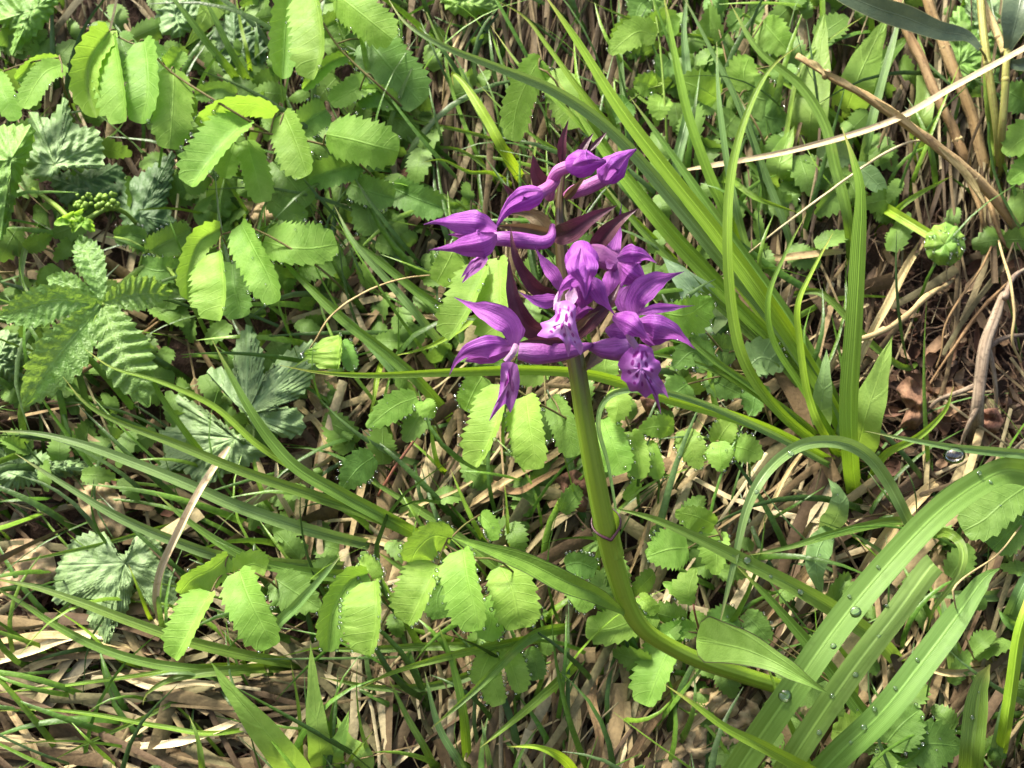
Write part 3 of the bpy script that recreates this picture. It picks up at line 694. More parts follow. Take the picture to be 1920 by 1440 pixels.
# ------------------------------------------------------------------ compound burnet leaves: stalk, toothed leaflets, dew
BLADES = {}
def dew(par, pts, chance, rmin=.00022, rmax=.00055, extra=()):
    chance *= .8; it = [(p + NB * .0003 + Vector((0, 0, -.0001)), ru(rmin, rmax) * 1.1, 1) for p in pts if rnd() < chance] + list(extra)
    if it: tag(mesh('dew_drops', blobs(it), M['water'], par), kind='stuff')
def surf_drops(geo, k):
    out = []
    for _ in range(k):
        i = random.randrange(len(geo[0])); p = geo[0][i]; out.append((p + NB * .0002, ru(.0002, .0006) * ru(.6, 1), .7))
    return out
def burnet(label, rachis, rh, leaflets, dewy=.25, group='compound burnet leaves', mat='stalk', rr=2.2, teeth=11):
    p3 = P(rachis, rh)
    t = thing('burnet_leaf', p3[0], label, 'leaf', group)
    sg = tube(p3, [mpp(p3[0]) * r for r in (rr * 1.3, rr, rr * .8)], 7); SV, SF, SU, SS = list(sg[0]), list(sg[1]), list(sg[2]), sg[4]
    for lf in leaflets:                                   # a short stalk from the rachis to each leaflet
        b0 = P(lf[0][:2], lf[1] if isinstance(lf[1], (list, tuple)) else [lf[1]])[0]; q = min(SS[len(SS) // 4:], key=lambda z: (z - b0).length)
        if (q - b0).length > .0006:
            g2 = tube([q, (q + b0) / 2 + Vector((0, 0, .0008)), b0], [mpp(b0) * rr * .75], 6, 8); k0 = len(SV)
            SV += g2[0]; SU += g2[2]; SF += [tuple(i + k0 for i in f) for f in g2[1]]
    mesh('stalk', (SV, SF, SU), M[mat], t)
    tips, ex = [], []
    for lf in leaflets:
        pts, h, L, R, aL, aR = lf[:6]; mt = lf[6] if len(lf) > 6 else 'burnet'; kw = lf[7] if len(lf) > 7 else {}
        if not isinstance(h, (list, tuple)): h = [h, h + 2, h + .5]
        kw = dict(dict(pf='oblong', teeth=random.choice((9, 10, 11)), ta=.19, cols=4, wave=.04, bump=.05, roll=ru(-5, 5)), **kw)
        g = lamina(pts, h, L, R, aL=aL, aR=aR, **kw)
        mesh('leaflet', g, M[mt], t); tips += g[3]; ex += surf_drops(g, 2 if dewy > .2 and rnd() < .6 else 0)
    if dewy: dew(t, tips, dewy, extra=ex)
    return t
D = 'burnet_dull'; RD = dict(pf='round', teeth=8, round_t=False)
burnet('fan of four bright drooping leaflets hanging side by side from one brown stalk', [(640, 330), (480, 235), (330, 142), (280, 95), (248, 82), (215, 66), (205, 58)], [-3, 14, 24, 27, 28, 28, 28], [
 ([(206, 58), (172, 110), (165, 165), (181, 221)], [28, 30, 30, 29], 32, 18, 40, 58),
 ([(212, 66), (222, 120), (230, 175), (236, 228)], [29, 33, 34, 33], 50, 6, -22, 70),
 ([(270, 76), (276, 120), (277, 175), (266, 232)], [29, 33, 34, 32], 40, 17, -20, 55),
 ([(326, 128), (325, 180), (322, 230), (318, 279)], [27, 31, 32, 30], 36, 37, -12, -18),
 ([(222, 64), (236, 95), (240, 150)], [24, 25, 24], 24, 22, 20, 20, D),
 ([(262, 84), (296, 110), (306, 160)], [22, 23, 22], 22, 22, 20, 20, D),
 ([(312, 130), (330, 112), (342, 95)], [24, 25, 25], 16, 20, 20, 20)], .1)
burnet('broad burnet leaf with a folded yellow-edged leaflet and leaflets on both sides', [(760, 420), (690, 322), (625, 280), (585, 266), (500, 250), (464, 244), (445, 240)], [-3, 8, 14, 17, 20, 22, 22], [
 ([(464, 226), (425, 262), (390, 305), (358, 350)], [24, 28, 29, 28], 50, 15, -15, 62),
 ([(518, 212), (475, 196), (420, 200), (368, 232)], [21, 26, 27, 24], 14, 22, 45, -35),
 ([(444, 176), (410, 168), (366, 178)], [16, 18, 17], 15, 18, 20, 20, D),
 ([(462, 262), (478, 320), (492, 379)], [19, 21, 20], 24, 28, -20, -20),
 ([(440, 268), (428, 300), (420, 334)], [18, 19, 18], 22, 20, 20, 25),
 ([(532, 212), (552, 258), (577, 329)], [22, 25, 24], 42, 20, -14, 40),
 ([(560, 246), (585, 222), (612, 206)], [14, 15, 14], 28, 28, 20, 20, D),
 ([(512, 302), (545, 340), (578, 386)], [12, 13, 12], 34, 30, 10, 15, D),
 ([(612, 252), (660, 262), (705, 274), (748, 284)], [22, 26, 27, 25], 40, 44, -12, -16),
 ([(676, 306), (630, 320), (578, 336)], [15, 17, 16], 28, 26, 20, 20, D),
 ([(655, 345), (695, 360), (740, 372)], [12, 14, 13], 26, 28, 20, 10, D),
 ([(735, 352), (780, 372), (835, 392)], [9, 10, 9], 30, 26, 20, 20, D),
 ([(700, 362), (690, 400), (700, 440)], [9, 10, 8], 30, 30, 15, 15, D)], .2)
burnet('tall double layered leaflets with saw edges at the top beside the dark tuft', [(860, 300), (730, 178), (665, 120), (625, 75), (590, 10), (575, -40)], [-3, 8, 16, 20, 22, 22], [
 ([(585, -30), (598, 30), (602, 95), (586, 150)], [27, 31, 31, 29], 56, 6, -14, 60),
 ([(548, -20), (536, 50), (530, 148)], [24, 26, 25], 28, 24, 40, 10),
 ([(652, 104), (612, 122), (568, 168)], [17, 20, 18], 12, 14, 50, 40),
 ([(632, -10), (680, 28), (737, 74)], [22, 25, 24], 36, 36, -16, -14),
 ([(690, 75), (735, 130), (790, 195)], [12, 14, 12], 48, 46, 12, 12, D),
 ([(702, 150), (665, 168), (620, 194)], [13, 15, 14], 24, 20, -25, 45),
 ([(670, 190), (705, 180), (745, 196)], [12, 13, 12], 20, 22, 20, 20, D),
 ([(600, 60), (630, 40), (640, 70)], [16, 17, 16], 24, 20, 20, 20, D)], .25)
burnet('small arched leaflet pair at the far side of the lobed leaves', [(150, 240), (120, 165), (116, 122), (112, 108)], [-3, 14, 20, 20], [
 ([(118, 120), (80, 140), (42, 202)], [20, 24, 22], 22, 22, -20, 35),
 ([(112, 112), (70, 118), (30, 150)], [17, 19, 18], 12, 18, 30, 10),
 ([(-10, 140), (10, 180), (32, 226)], [18, 20, 19], 22, 20, 20, 20)], .1)
burnet('burnet leaf with a broad saw edged leaflet standing in front of its pair', [(720, 640), (620, 520), (500, 440), (460, 430), (415, 440)], [-3, 8, 18, 20, 21], [
 ([(412, 470), (418, 520), (419, 560), (412, 602)], [26, 29, 29, 28], 60, 5, -16, 65),
 ([(414, 428), (375, 455), (356, 510), (352, 562)], [21, 24, 25, 24], 24, 20, 40, 25),
 ([(452, 420), (478, 470), (502, 515), (520, 566)], [23, 26, 27, 26], 42, 16, -12, 50),
 ([(492, 452), (540, 464), (585, 466), (632, 458)], [16, 19, 19, 17], 30, 48, 12, -14),
 ([(560, 500), (600, 490), (645, 478)], [9, 10, 9], 32, 30, 20, 20, D),
 ([(436, 492), (440, 540), (454, 596)], [14, 15, 14], 40, 26, 15, 20, D),
 ([(505, 372), (535, 395), (575, 412)], [11, 12, 11], 20, 22, 20, 20, D)], .3)
burnet('dewy dull leaflets along a thorny green stem near the wrinkled leaf', [(420, 700), (370, 590), (335, 530), (300, 485), (275, 470)], [-3, 6, 10, 12, 12], [
 ([(278, 474), (318, 452), (356, 432)], [12, 14, 13], 28, 26, 10, 15, D),
 ([(262, 500), (300, 508), (340, 500)], [10, 12, 11], 24, 24, 15, 10, D),
 ([(340, 510), (318, 545), (312, 580)], [8, 9, 8], 24, 26, 15, 15, D),
 ([(215, 445), (245, 440), (275, 448)], [9, 10, 9], 18, 18, 15, 15, D)], .5, mat='stalk_green', rr=4)
burnet('small rough leaflets poking up behind the long level grass blade', [(700, 760), (650, 700), (640, 645)], [-3, 8, 15], [
 ([(634, 628), (636, 655), (632, 692)], [18, 20, 19], 60, 5, -15, 60, 'burnet', dict(bump=.14)),
 ([(640, 640), (652, 665), (660, 695)], [16, 17, 16], 14, 16, 20, 20, D)], .3)
burnet('pair of bright leaflets glowing behind the lavender spurred flower', [(1100, 620), (1000, 560), (950, 500), (910, 492)], [-3, 12, 24, 24], [
 ([(912, 498), (888, 555), (868, 595), (840, 637)], [27, 30, 30, 28], 48, 8, -10, 55),
 ([(850, 470), (835, 500), (818, 530)], [24, 25, 25], 22, 32, 20, -15),
 ([(936, 482), (938, 540), (936, 590), (928, 652)], [25, 28, 29, 27], 46, 20, -14, 35)], .35)
burnet('pair of large bright leaflets hanging just below the orchid lip in profile', [(1150, 850), (1085, 800), (1045, 775), (990, 745), (950, 715), (935, 700)], [-3, 14, 20, 28, 29, 29], [
 ([(946, 722), (934, 780), (918, 825), (892, 876)], [31, 34, 34, 32], 50, 8, -10, 55),
 ([(905, 705), (890, 730), (872, 770)], [26, 27, 27], 25, 34, 25, -10),
 ([(986, 742), (992, 790), (1000, 835), (1006, 880)], [31, 34, 34, 32], 42, 24, -18, 32),
 ([(1020, 690), (1000, 705), (972, 700)], [20, 21, 20], 20, 20, 20, 20),
 ([(1034, 745), (1058, 790), (1078, 856)], [20, 22, 20], 28, 20, -15, 30, D)], .45)
burnet('three small leaflets meeting at one point under the long level blade', [(860, 900), (820, 800), (790, 755)], [-3, 9, 14], [
 ([(782, 745), (740, 762), (688, 802)], [15, 17, 16], 26, 26, -10, 12, 'burnet', RD),
 ([(794, 752), (800, 765), (812, 784)], [16, 17, 16], 20, 18, 20, 20, 'burnet', RD),
 ([(792, 765), (778, 795), (758, 828)], [12, 13, 12], 24, 24, 15, 15, D, RD)], .3)
burnet('single dewy round leaflet lying low on the straw near the red stem', [(760, 960), (725, 900), (700, 862)], [-3, 5, 9], [
 ([(702, 856), (672, 878), (640, 918)], [11, 13, 12], 30, 30, 12, -15, D, RD)], .5)
burnet('row of dewy leaflets half hidden behind the green orchid stem', [(1300, 960), (1230, 900), (1180, 800), (1150, 735)], [-3, 8, 18, 22], [
 ([(1150, 730), (1158, 760), (1152, 794)], [25, 26, 25], 24, 26, -15, -15, 'burnet', RD),
 ([(1130, 785), (1150, 835), (1168, 888)], [19, 21, 20], 32, 28, -12, 15),
 ([(1182, 808), (1196, 850), (1200, 898)], [18, 20, 19], 24, 20, 15, 20),
 ([(1216, 828), (1228, 860), (1236, 898)], [15, 16, 15], 18, 14, 20, 20),
 ([(1200, 905), (1185, 918), (1172, 938)], [10, 10, 9], 10, 10, 10, 10),
 ([(1148, 640), (1135, 680), (1140, 715)], [24, 25, 24], 26, 24, 10, 10)], .35)
burnet('cluster of four rounded dewy leaflets beside the broad straw', [(1230, 980), (1290, 880), (1345, 832), (1370, 822)], [-3, 8, 14, 15], [
 ([(1264, 800), (1232, 800), (1198, 806)], [16, 18, 17], 22, 22, 12, -12, 'burnet', RD),
 ([(1282, 806), (1298, 840), (1312, 880)], [17, 18, 17], 28, 26, 10, -10, 'burnet', RD),
 ([(1342, 834), (1358, 808), (1376, 786)], [16, 18, 17], 24, 24, 10, 10, 'burnet', RD),
 ([(1348, 828), (1350, 855), (1352, 884)], [18, 19, 18], 26, 24, -10, 10, 'burnet', RD),
 ([(1370, 836), (1398, 842), (1430, 856)], [17, 18, 17], 26, 28, 12, -10, 'burnet', RD)], .5)
burnet('pale leaflet wet with many drops behind the pointed purple sepals', [(1420, 760), (1370, 680), (1300, 600), (1250, 590)], [-3, 8, 16, 17], [
 ([(1248, 588), (1288, 590), (1336, 560)], [18, 21, 20], 46, 30, -10, 10, 'burnet', RD),
 ([(1330, 690), (1300, 660), (1262, 690)], [14, 15, 14], 30, 30, 10, 10, D, RD),
 ([(1380, 660), (1345, 655), (1316, 650)], [11, 12, 11], 30, 30, 10, 10, D, RD)], .9)
burnet('three round fresh leaflets beside the blade tip that touches the orchid stem', [(1400, 1180), (1365, 1040), (1340, 985)], [-3, 12, 18], [
 ([(1342, 984), (1305, 968), (1266, 960)], [18, 20, 19], 20, 34, 10, -10, 'burnet', dict(RD, teeth=9)),
 ([(1290, 1028), (1255, 1030), (1212, 1044)], [19, 21, 20], 40, 38, -8, 8, 'burnet', dict(RD, teeth=9)),
 ([(1352, 996), (1345, 1035), (1344, 1078)], [16, 18, 17], 36, 20, 10, 12, 'burnet', dict(RD, teeth=9))], .25)
burnet('small three lobed leaflet on a short red stalk above the clasping orchid leaf', [(1320, 1210), (1305, 1160), (1300, 1132)], [-3, 17, 23], [
 ([(1300, 1134), (1292, 1108), (1306, 1064)], [23, 25, 24], 14, 34, 12, -12, 'burnet', dict(pf='lance', teeth=5, ta=.22)),
 ([(1298, 1128), (1275, 1108), (1242, 1092)], [22, 23, 22], 16, 16, 15, 10, 'burnet', dict(pf='lance', teeth=4))], .15, mat='red_straw')
burnet('toothed leaf passing behind the bent foot of the orchid stem', [(1420, 1260), (1340, 1195), (1265, 1182), (1225, 1155)], [-3, 6, 8, 9], [
 ([(1232, 1150), (1185, 1165), (1140, 1180), (1098, 1178)], [9, 11, 12, 11], 34, 28, -12, 14),
 ([(1268, 1186), (1246, 1235), (1230, 1275), (1212, 1324)], [7, 8, 9, 8], 44, 20, -12, 40),
 ([(1306, 1180), (1270, 1182), (1234, 1192)], [8, 9, 8], 18, 18, 15, 25),
 ([(1196, 1118), (1215, 1132), (1232, 1150)], [10, 11, 10], 14, 14, 10, 10)], .2)
burnet('burnet leaf with two folded leaflets beside the bent pale straw', [(620, 1200), (500, 1085), (452, 1080), (420, 1075)], [-3, 14, 18, 19], [
 ([(428, 1042), (395, 1068), (360, 1085), (336, 1112)], [19, 22, 22, 20], 14, 32, 40, -18),
 ([(396, 1110), (372, 1150), (350, 1195), (328, 1236)], [22, 25, 25, 23], 44, 12, -14, 55),
 ([(448, 1070), (466, 1120), (488, 1165), (512, 1212)], [22, 26, 26, 24], 46, 26, -12, 38),
 ([(440, 1078), (470, 1058), (500, 1066)], [16, 17, 16], 24, 26, 15, 15),
 ([(515, 1085), (545, 1105), (600, 1140)], [13, 14, 13], 40, 34, 12, 12, D, RD)], .15)
burnet('very dewy tall leaflet pair standing next to the glossy upright blade', [(760, 1180), (720, 1120), (700, 1100)], [-3, 14, 20], [
 ([(704, 1088), (706, 1135), (704, 1180), (694, 1230)], [24, 27, 27, 25], 60, 8, -14, 55),
 ([(690, 1076), (655, 1095), (625, 1150), (616, 1222)], [21, 23, 24, 22], 26, 26, 35, 15),
 ([(700, 1095), (690, 1070), (672, 1056)], [20, 21, 20], 24, 20, 20, 20)], .9)
burnet('dewy fan of folded leaflets beneath the dark orchid leaf tip', [(1060, 1240), (960, 1070), (880, 1045), (850, 1030), (835, 1020)], [-3, 14, 24, 27, 27], [
 ([(846, 1010), (812, 1005), (782, 1030), (770, 1055)], [27, 29, 29, 27], 26, 36, 25, -20),
 ([(822, 1060), (800, 1100), (782, 1140), (766, 1172)], [26, 29, 29, 27], 52, 12, -14, 55),
 ([(868, 1030), (876, 1080), (888, 1130), (898, 1182)], [28, 31, 31, 29], 50, 18, -14, 45),
 ([(938, 1062), (958, 1100), (968, 1140), (976, 1178)], [22, 25, 25, 23], 40, 44, 12, 12),
 ([(840, 1080), (820, 1120), (826, 1160)], [18, 19, 18], 26, 30, 15, 15, D),
 ([(905, 1120), (920, 1160), (910, 1200)], [17, 18, 17], 26, 26, 12, 12),
 ([(900, 965), (918, 985), (925, 1014)], [17, 18, 17], 12, 18, -10, 30),
 ([(1060, 1060), (1085, 1055), (1118, 1068)], [18, 19, 18], 26, 20, 12, 12, D),
 ([(1060, 1085), (1085, 1115), (1105, 1145)], [18, 19, 18], 20, 22, 12, 12)], .7)
burnet('low ragged leaflets crossed by a slanting grass blade', [(1010, 1320), (960, 1240), (935, 1215)], [-3, 7, 11], [
 ([(928, 1210), (912, 1240), (895, 1285)], [13, 15, 14], 22, 32, 12, -10),
 ([(922, 1250), (925, 1280), (938, 1322)], [12, 14, 13], 26, 18, -10, 12),
 ([(942, 1215), (960, 1250), (975, 1300)], [13, 15, 14], 14, 26, 20, -10),
 ([(985, 1220), (1000, 1240), (1008, 1275)], [10, 11, 10], 20, 20, 15, 15, D)], .4)
burnet('narrow bright leaflet hanging among the tall blades above the orchid', [(1110, 330), (1080, 240), (1040, 150), (1010, 128)], [-3, 10, 20, 22], [
 ([(1012, 110), (985, 160), (968, 205), (960, 264)], [22, 25, 25, 23], 28, 30, 18, -20),
 ([(1016, 112), (1000, 125), (1028, 150)], [20, 21, 20], 18, 20, 15, 15),
 ([(1040, 130), (1062, 180), (1082, 240)], [15, 17, 16], 36, 30, 10, -15)], .2)
burnet('group of rounded leaflets climbing one thin stalk among upright blades', [(1260, 420), (1250, 250), (1240, 110), (1230, 30), (1220, -40)], [-3, 9, 14, 16, 16], [
 ([(1230, 70), (1195, 60), (1142, 100)], [17, 19, 18], 28, 26, -12, 15, 'burnet', RD),
 ([(1215, 52), (1250, 40), (1268, 66)], [14, 15, 14], 26, 24, 12, 12, 'burnet', RD),
 ([(1230, 165), (1205, 158), (1188, 160)], [13, 14, 13], 22, 22, 10, 10, 'burnet', RD),
 ([(1240, 180), (1235, 200), (1238, 225)], [13, 14, 13], 22, 24, 10, 12, 'burnet', RD),
 ([(1255, 110), (1242, 130), (1232, 140)], [12, 13, 12], 24, 24, 10, 12, D, RD),
 ([(1215, 0), (1200, 10), (1190, 40)], [12, 13, 12], 24, 24, 10, 12, D, RD),
 ([(1180, 190), (1170, 200), (1150, 230)], [9, 10, 9], 24, 24, 10, 12, D, RD)], .2, mat='stalk_green')
burnet('broad dull leaf of scalloped leaflets behind the yellow tipped curving blade', [(1480, 420), (1430, 260), (1390, 190), (1370, 150)], [-3, 7, 10, 11], [
 ([(1345, 185), (1310, 165), (1272, 150)], [11, 13, 12], 34, 36, 12, -12, 'burnet', RD),
 ([(1400, 170), (1395, 135), (1405, 105)], [11, 13, 12], 30, 32, -10, 12, 'burnet', RD),
 ([(1340, 180), (1310, 195), (1290, 215)], [9, 10, 9], 30, 30, 10, 10, D, RD),
 ([(1395, 170), (1425, 185), (1465, 190)], [9, 11, 10], 40, 38, 10, 10, D, RD),
 ([(1410, 200), (1440, 220), (1475, 225)], [8, 9, 8], 36, 34, 10, 10, D, RD),
 ([(1380, 215), (1365, 235), (1350, 250)], [7, 8, 7], 34, 34, 10, 10, D, RD),
 ([(1430, 40), (1455, 70), (1482, 100)], [10, 11, 10], 34, 30, 10, 10, 'burnet', RD),
 ([(1470, 120), (1468, 140), (1470, 160)], [9, 10, 9], 26, 26, 10, 10, D, RD),
 ([(1395, 25), (1380, 40), (1372, 60)], [9, 10, 9], 20, 20, 10, 10, D, RD),
 ([(1330, -10), (1345, 5), (1365, 12)], [9, 10, 9], 24, 24, 10, 10, D, RD),
 ([(1450, 250), (1455, 270), (1462, 290)], [6, 7, 6], 26, 26, 10, 10, D, RD)], .15)
burnet('wet toothed leaf lying by the bend of the widest strap leaf', [(2010, 880), (1940, 915), (1900, 930)], [-3, 10, 14], [
 ([(1935, 905), (1885, 940), (1845, 975), (1806, 996)], [14, 16, 16, 14], 46, 34, -10, 12, D),
 ([(1935, 890), (1900, 900), (1850, 930)], [13, 14, 13], 24, 28, 10, 10, D),
 ([(1925, 960), (1900, 990), (1860, 1030)], [11, 12, 11], 34, 34, 10, 10, D)], .3)
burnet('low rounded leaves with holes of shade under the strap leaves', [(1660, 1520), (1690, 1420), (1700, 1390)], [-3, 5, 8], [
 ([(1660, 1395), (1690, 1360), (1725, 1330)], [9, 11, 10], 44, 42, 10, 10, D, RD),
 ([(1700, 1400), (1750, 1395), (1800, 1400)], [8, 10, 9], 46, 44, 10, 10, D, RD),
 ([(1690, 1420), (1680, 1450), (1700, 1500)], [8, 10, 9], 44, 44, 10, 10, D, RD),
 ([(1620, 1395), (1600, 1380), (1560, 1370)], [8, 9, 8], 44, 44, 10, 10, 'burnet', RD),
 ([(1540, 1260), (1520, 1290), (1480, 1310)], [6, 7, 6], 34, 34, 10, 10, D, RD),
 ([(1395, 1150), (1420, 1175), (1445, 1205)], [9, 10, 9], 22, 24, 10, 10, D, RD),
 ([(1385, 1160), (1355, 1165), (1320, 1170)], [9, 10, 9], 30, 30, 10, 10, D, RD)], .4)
burnet('scalloped fresh leaf at the foot of the bamboo canes', [(1990, 420), (1950, 320), (1925, 250)], [-3, 9, 14], [
 ([(1960, 255), (1920, 260), (1884, 290)], [14, 16, 15], 36, 34, -10, 10, 'burnet', RD),
 ([(1950, 300), (1920, 320), (1890, 342)], [12, 13, 12], 26, 26, 10, 10, 'burnet', RD),
 ([(1930, 190), (1905, 180), (1880, 165)], [10, 11, 10], 30, 30, 10, 10, D, RD)], .2)
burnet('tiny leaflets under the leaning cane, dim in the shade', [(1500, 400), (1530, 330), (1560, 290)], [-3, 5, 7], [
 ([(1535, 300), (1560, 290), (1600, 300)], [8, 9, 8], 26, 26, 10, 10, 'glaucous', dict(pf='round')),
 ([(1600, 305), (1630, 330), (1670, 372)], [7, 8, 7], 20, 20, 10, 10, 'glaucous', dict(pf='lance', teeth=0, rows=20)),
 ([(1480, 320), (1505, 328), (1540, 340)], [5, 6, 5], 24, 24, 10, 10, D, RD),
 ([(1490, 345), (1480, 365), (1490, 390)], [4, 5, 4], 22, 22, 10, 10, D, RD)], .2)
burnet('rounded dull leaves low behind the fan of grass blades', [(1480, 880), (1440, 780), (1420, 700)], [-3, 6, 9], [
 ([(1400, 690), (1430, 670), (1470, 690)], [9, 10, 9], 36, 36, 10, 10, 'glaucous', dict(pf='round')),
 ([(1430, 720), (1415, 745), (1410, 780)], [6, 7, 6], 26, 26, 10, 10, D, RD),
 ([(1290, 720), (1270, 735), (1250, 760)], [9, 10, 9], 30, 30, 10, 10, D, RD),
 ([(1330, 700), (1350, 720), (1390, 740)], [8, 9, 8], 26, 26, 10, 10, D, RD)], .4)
# the young rolled leaf like a pleated button at the end of its stalk
bp = P([(1620, 368), (1680, 402), (1752, 446)], [-2, 8, 14])
t = thing('young_burnet_leaf', bp[0], 'round pleated button of a young leaf at the end of a bright stalk', 'leaf')
mesh('stalk', lamina([(1612, 362), (1680, 402), (1756, 448)], [-2, 8, 14], 10, 10, 'cut', 30, 30, 24, 3), M['grass_bright'], t)
ex = []
for k in range(11):
    a = R_(k * 360 / 11 + 10); cx, cy_ = 1772, 458
    g_ = lamina([(cx - 8 * math.cos(a), cy_ - 8 * math.sin(a)), (cx + 20 * math.cos(a), cy_ + 20 * math.sin(a)), (cx + 40 * math.cos(a), cy_ + 42 * math.sin(a))], [17, 17 + k % 2, 13.5], 13, 13, 'cut', -30, -30, teeth=6, ta=.35, cols=3)
    mesh('leaflet', g_, M['smooth_leaf'], t); ex += g_[3]
dew(t, ex, .7)

# ------------------------------------------------------------------ leaves with lobes
def lobed(label, ctr, out, veins, mat, stalk=None, teeth=14, ta=6, ridge=-1.2, pleat=.5, rings=14, dome=2, name='lobed_leaf'):
    base = at(*(stalk[-1] if stalk else (ctr[0], ctr[1], -2)))
    t = thing(name, base, label, 'leaf', 'lobed leaves')
    g_ = star(ctr, out, rings, 6, teeth, ta, dome, 1.0, veins, ridge, pleat); mesh('blade', g_, M[mat], t)
    st_ = [(ctr[0], ctr[1], ctr[2] - .3)] + (stalk or [(ctr[0] + 8, ctr[1] + 14, ctr[2] * .5), (ctr[0] + 14, ctr[1] + 26, -3)])
    mesh('stalk', ptube(st_, 0, [3, 3.4, 4], 7), M['stalk_green'], t)
    return t, g_
lobed('maple shaped grey green leaf below the fan of four leaflets', (102, 308, 17), [(34, 300, 13), (22, 262, 13), (52, 236, 14), (58, 208, 14), (92, 224, 16), (122, 182, 15), (134, 226, 16), (150, 238, 17), (180, 240, 15), (192, 268, 14), (193, 313, 14), (150, 312, 17), (116, 318, 18), (88, 340, 16), (56, 332, 14)], (0, 3, 5, 9, 10, 13), 'lobed')
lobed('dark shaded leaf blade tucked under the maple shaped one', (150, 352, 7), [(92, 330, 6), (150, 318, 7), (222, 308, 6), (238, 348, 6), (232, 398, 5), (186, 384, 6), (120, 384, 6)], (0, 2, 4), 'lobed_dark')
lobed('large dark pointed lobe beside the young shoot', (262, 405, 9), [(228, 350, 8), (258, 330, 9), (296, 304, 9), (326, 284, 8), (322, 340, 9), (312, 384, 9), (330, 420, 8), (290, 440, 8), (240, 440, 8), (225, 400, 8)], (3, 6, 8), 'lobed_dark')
lobed('big five lobed blue green leaf among the blades tipped upward', (462, 778, 14), [(452, 752, 14), (430, 742, 13), (388, 694, 12), (420, 690, 13), (438, 704, 14), (440, 650, 12), (466, 608, 11), (492, 660, 13), (494, 706, 14), (530, 664, 12), (588, 638, 10), (600, 680, 11), (566, 740, 13), (512, 762, 15), (560, 768, 13), (572, 806, 11), (540, 822, 12), (500, 800, 14), (478, 802, 14)], (2, 6, 10, 15), 'lobed')
lobed('pale veined leaf half under the crossing blades and brown scraps', (440, 822, 10), [(420, 796, 10), (370, 760, 8), (330, 742, 7), (338, 790, 8), (296, 812, 6), (310, 850, 7), (288, 884, 6), (340, 880, 8), (380, 912, 7), (420, 890, 9), (470, 870, 8), (500, 850, 8), (470, 830, 10)], (2, 4, 6, 8, 10), 'lobed')
lobed('bluish three lobed leaf lying on bare litter beside the pale straw', (234, 1056, 8), [(222, 1040, 8), (190, 996, 6), (140, 1008, 5), (108, 1060, 4), (100, 1130, 4), (160, 1130, 6), (168, 1180, 5), (190, 1238, 3), (212, 1180, 6), (236, 1150, 6), (252, 1090, 8), (262, 1100, 8), (300, 1160, 5), (330, 1130, 5), (328, 1080, 6), (300, 1050, 7), (300, 1010, 5), (264, 990, 6), (244, 1030, 8)], (1, 3, 7, 12, 14, 17), 'lobed', teeth=12)
lobed('grey green wrinkled leaf end poking in beside the brown twig', (-6, 676, 12), [(-20, 620, 10), (20, 622, 10), (52, 640, 9), (62, 664, 8), (40, 690, 9), (28, 712, 8), (-20, 720, 9)], (1, 3, 5), 'lobed', pleat=.9)
lobed('broad leaf with a pale folded rim at the top corner shoots', (60, 20, 14), [(110, -20, 12), (96, 30, 13), (62, 70, 13), (20, 104, 12), (28, 60, 13), (-10, 40, 12), (0, -20, 13)], (0, 3, 5), 'lobed_fresh')
lobed('fresh yellow rimmed leaf drooping beside the maple shaped leaf', (20, 300, 24), [(60, 236, 22), (62, 270, 20), (40, 330, 20), (22, 400, 20), (0, 452, 18), (-60, 440, 20), (-70, 300, 22), (-20, 240, 23)], (0, 4, 6), 'lobed_fresh', ridge=-2)
lobed('low ferny grey leaf in the litter below the long blades', (40, 878, 6), [(-20, 830, 5), (30, 842, 6), (80, 850, 5), (140, 862, 4), (190, 880, 3), (130, 890, 4), (70, 906, 5), (10, 920, 5), (-30, 900, 5)], (0, 4, 7), 'lobed', teeth=10, ta=9)
lobed('toothed green leaf behind the bamboo canes', (1800, 120, 6), [(1770, 60, 6), (1800, 10, 5), (1840, 20, 5), (1880, 60, 4), (1900, 110, 4), (1880, 160, 4), (1840, 150, 5), (1810, 190, 4), (1780, 160, 5)], (1, 3, 5, 7), 'lobed_fresh')
lobed('scalloped dim leaf at the foot of the thin drooping cane', (1850, 60, 5), [(1800, -20, 4), (1900, -20, 4), (1930, 40, 4), (1900, 80, 5), (1840, 90, 5), (1810, 40, 5)], (0, 2, 4), 'lobed')
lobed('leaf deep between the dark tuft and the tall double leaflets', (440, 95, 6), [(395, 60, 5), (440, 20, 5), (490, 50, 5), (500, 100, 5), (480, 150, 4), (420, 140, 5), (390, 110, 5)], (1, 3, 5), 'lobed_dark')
lobed('round scalloped leaf behind the fan of four leaflets', (330, 30, 9), [(290, 10, 8), (310, -30, 8), (370, -20, 8), (380, 30, 8), (340, 70, 8), (300, 60, 8)], (1, 3, 4), 'lobed')
lobed('small scalloped leaf hanging over the dark gap at the top', (868, 0, 12), [(820, -20, 11), (840, 20, 11), (880, 32, 11), (930, 20, 10), (950, -20, 11), (880, -40, 12)], (1, 3), 'lobed_fresh')
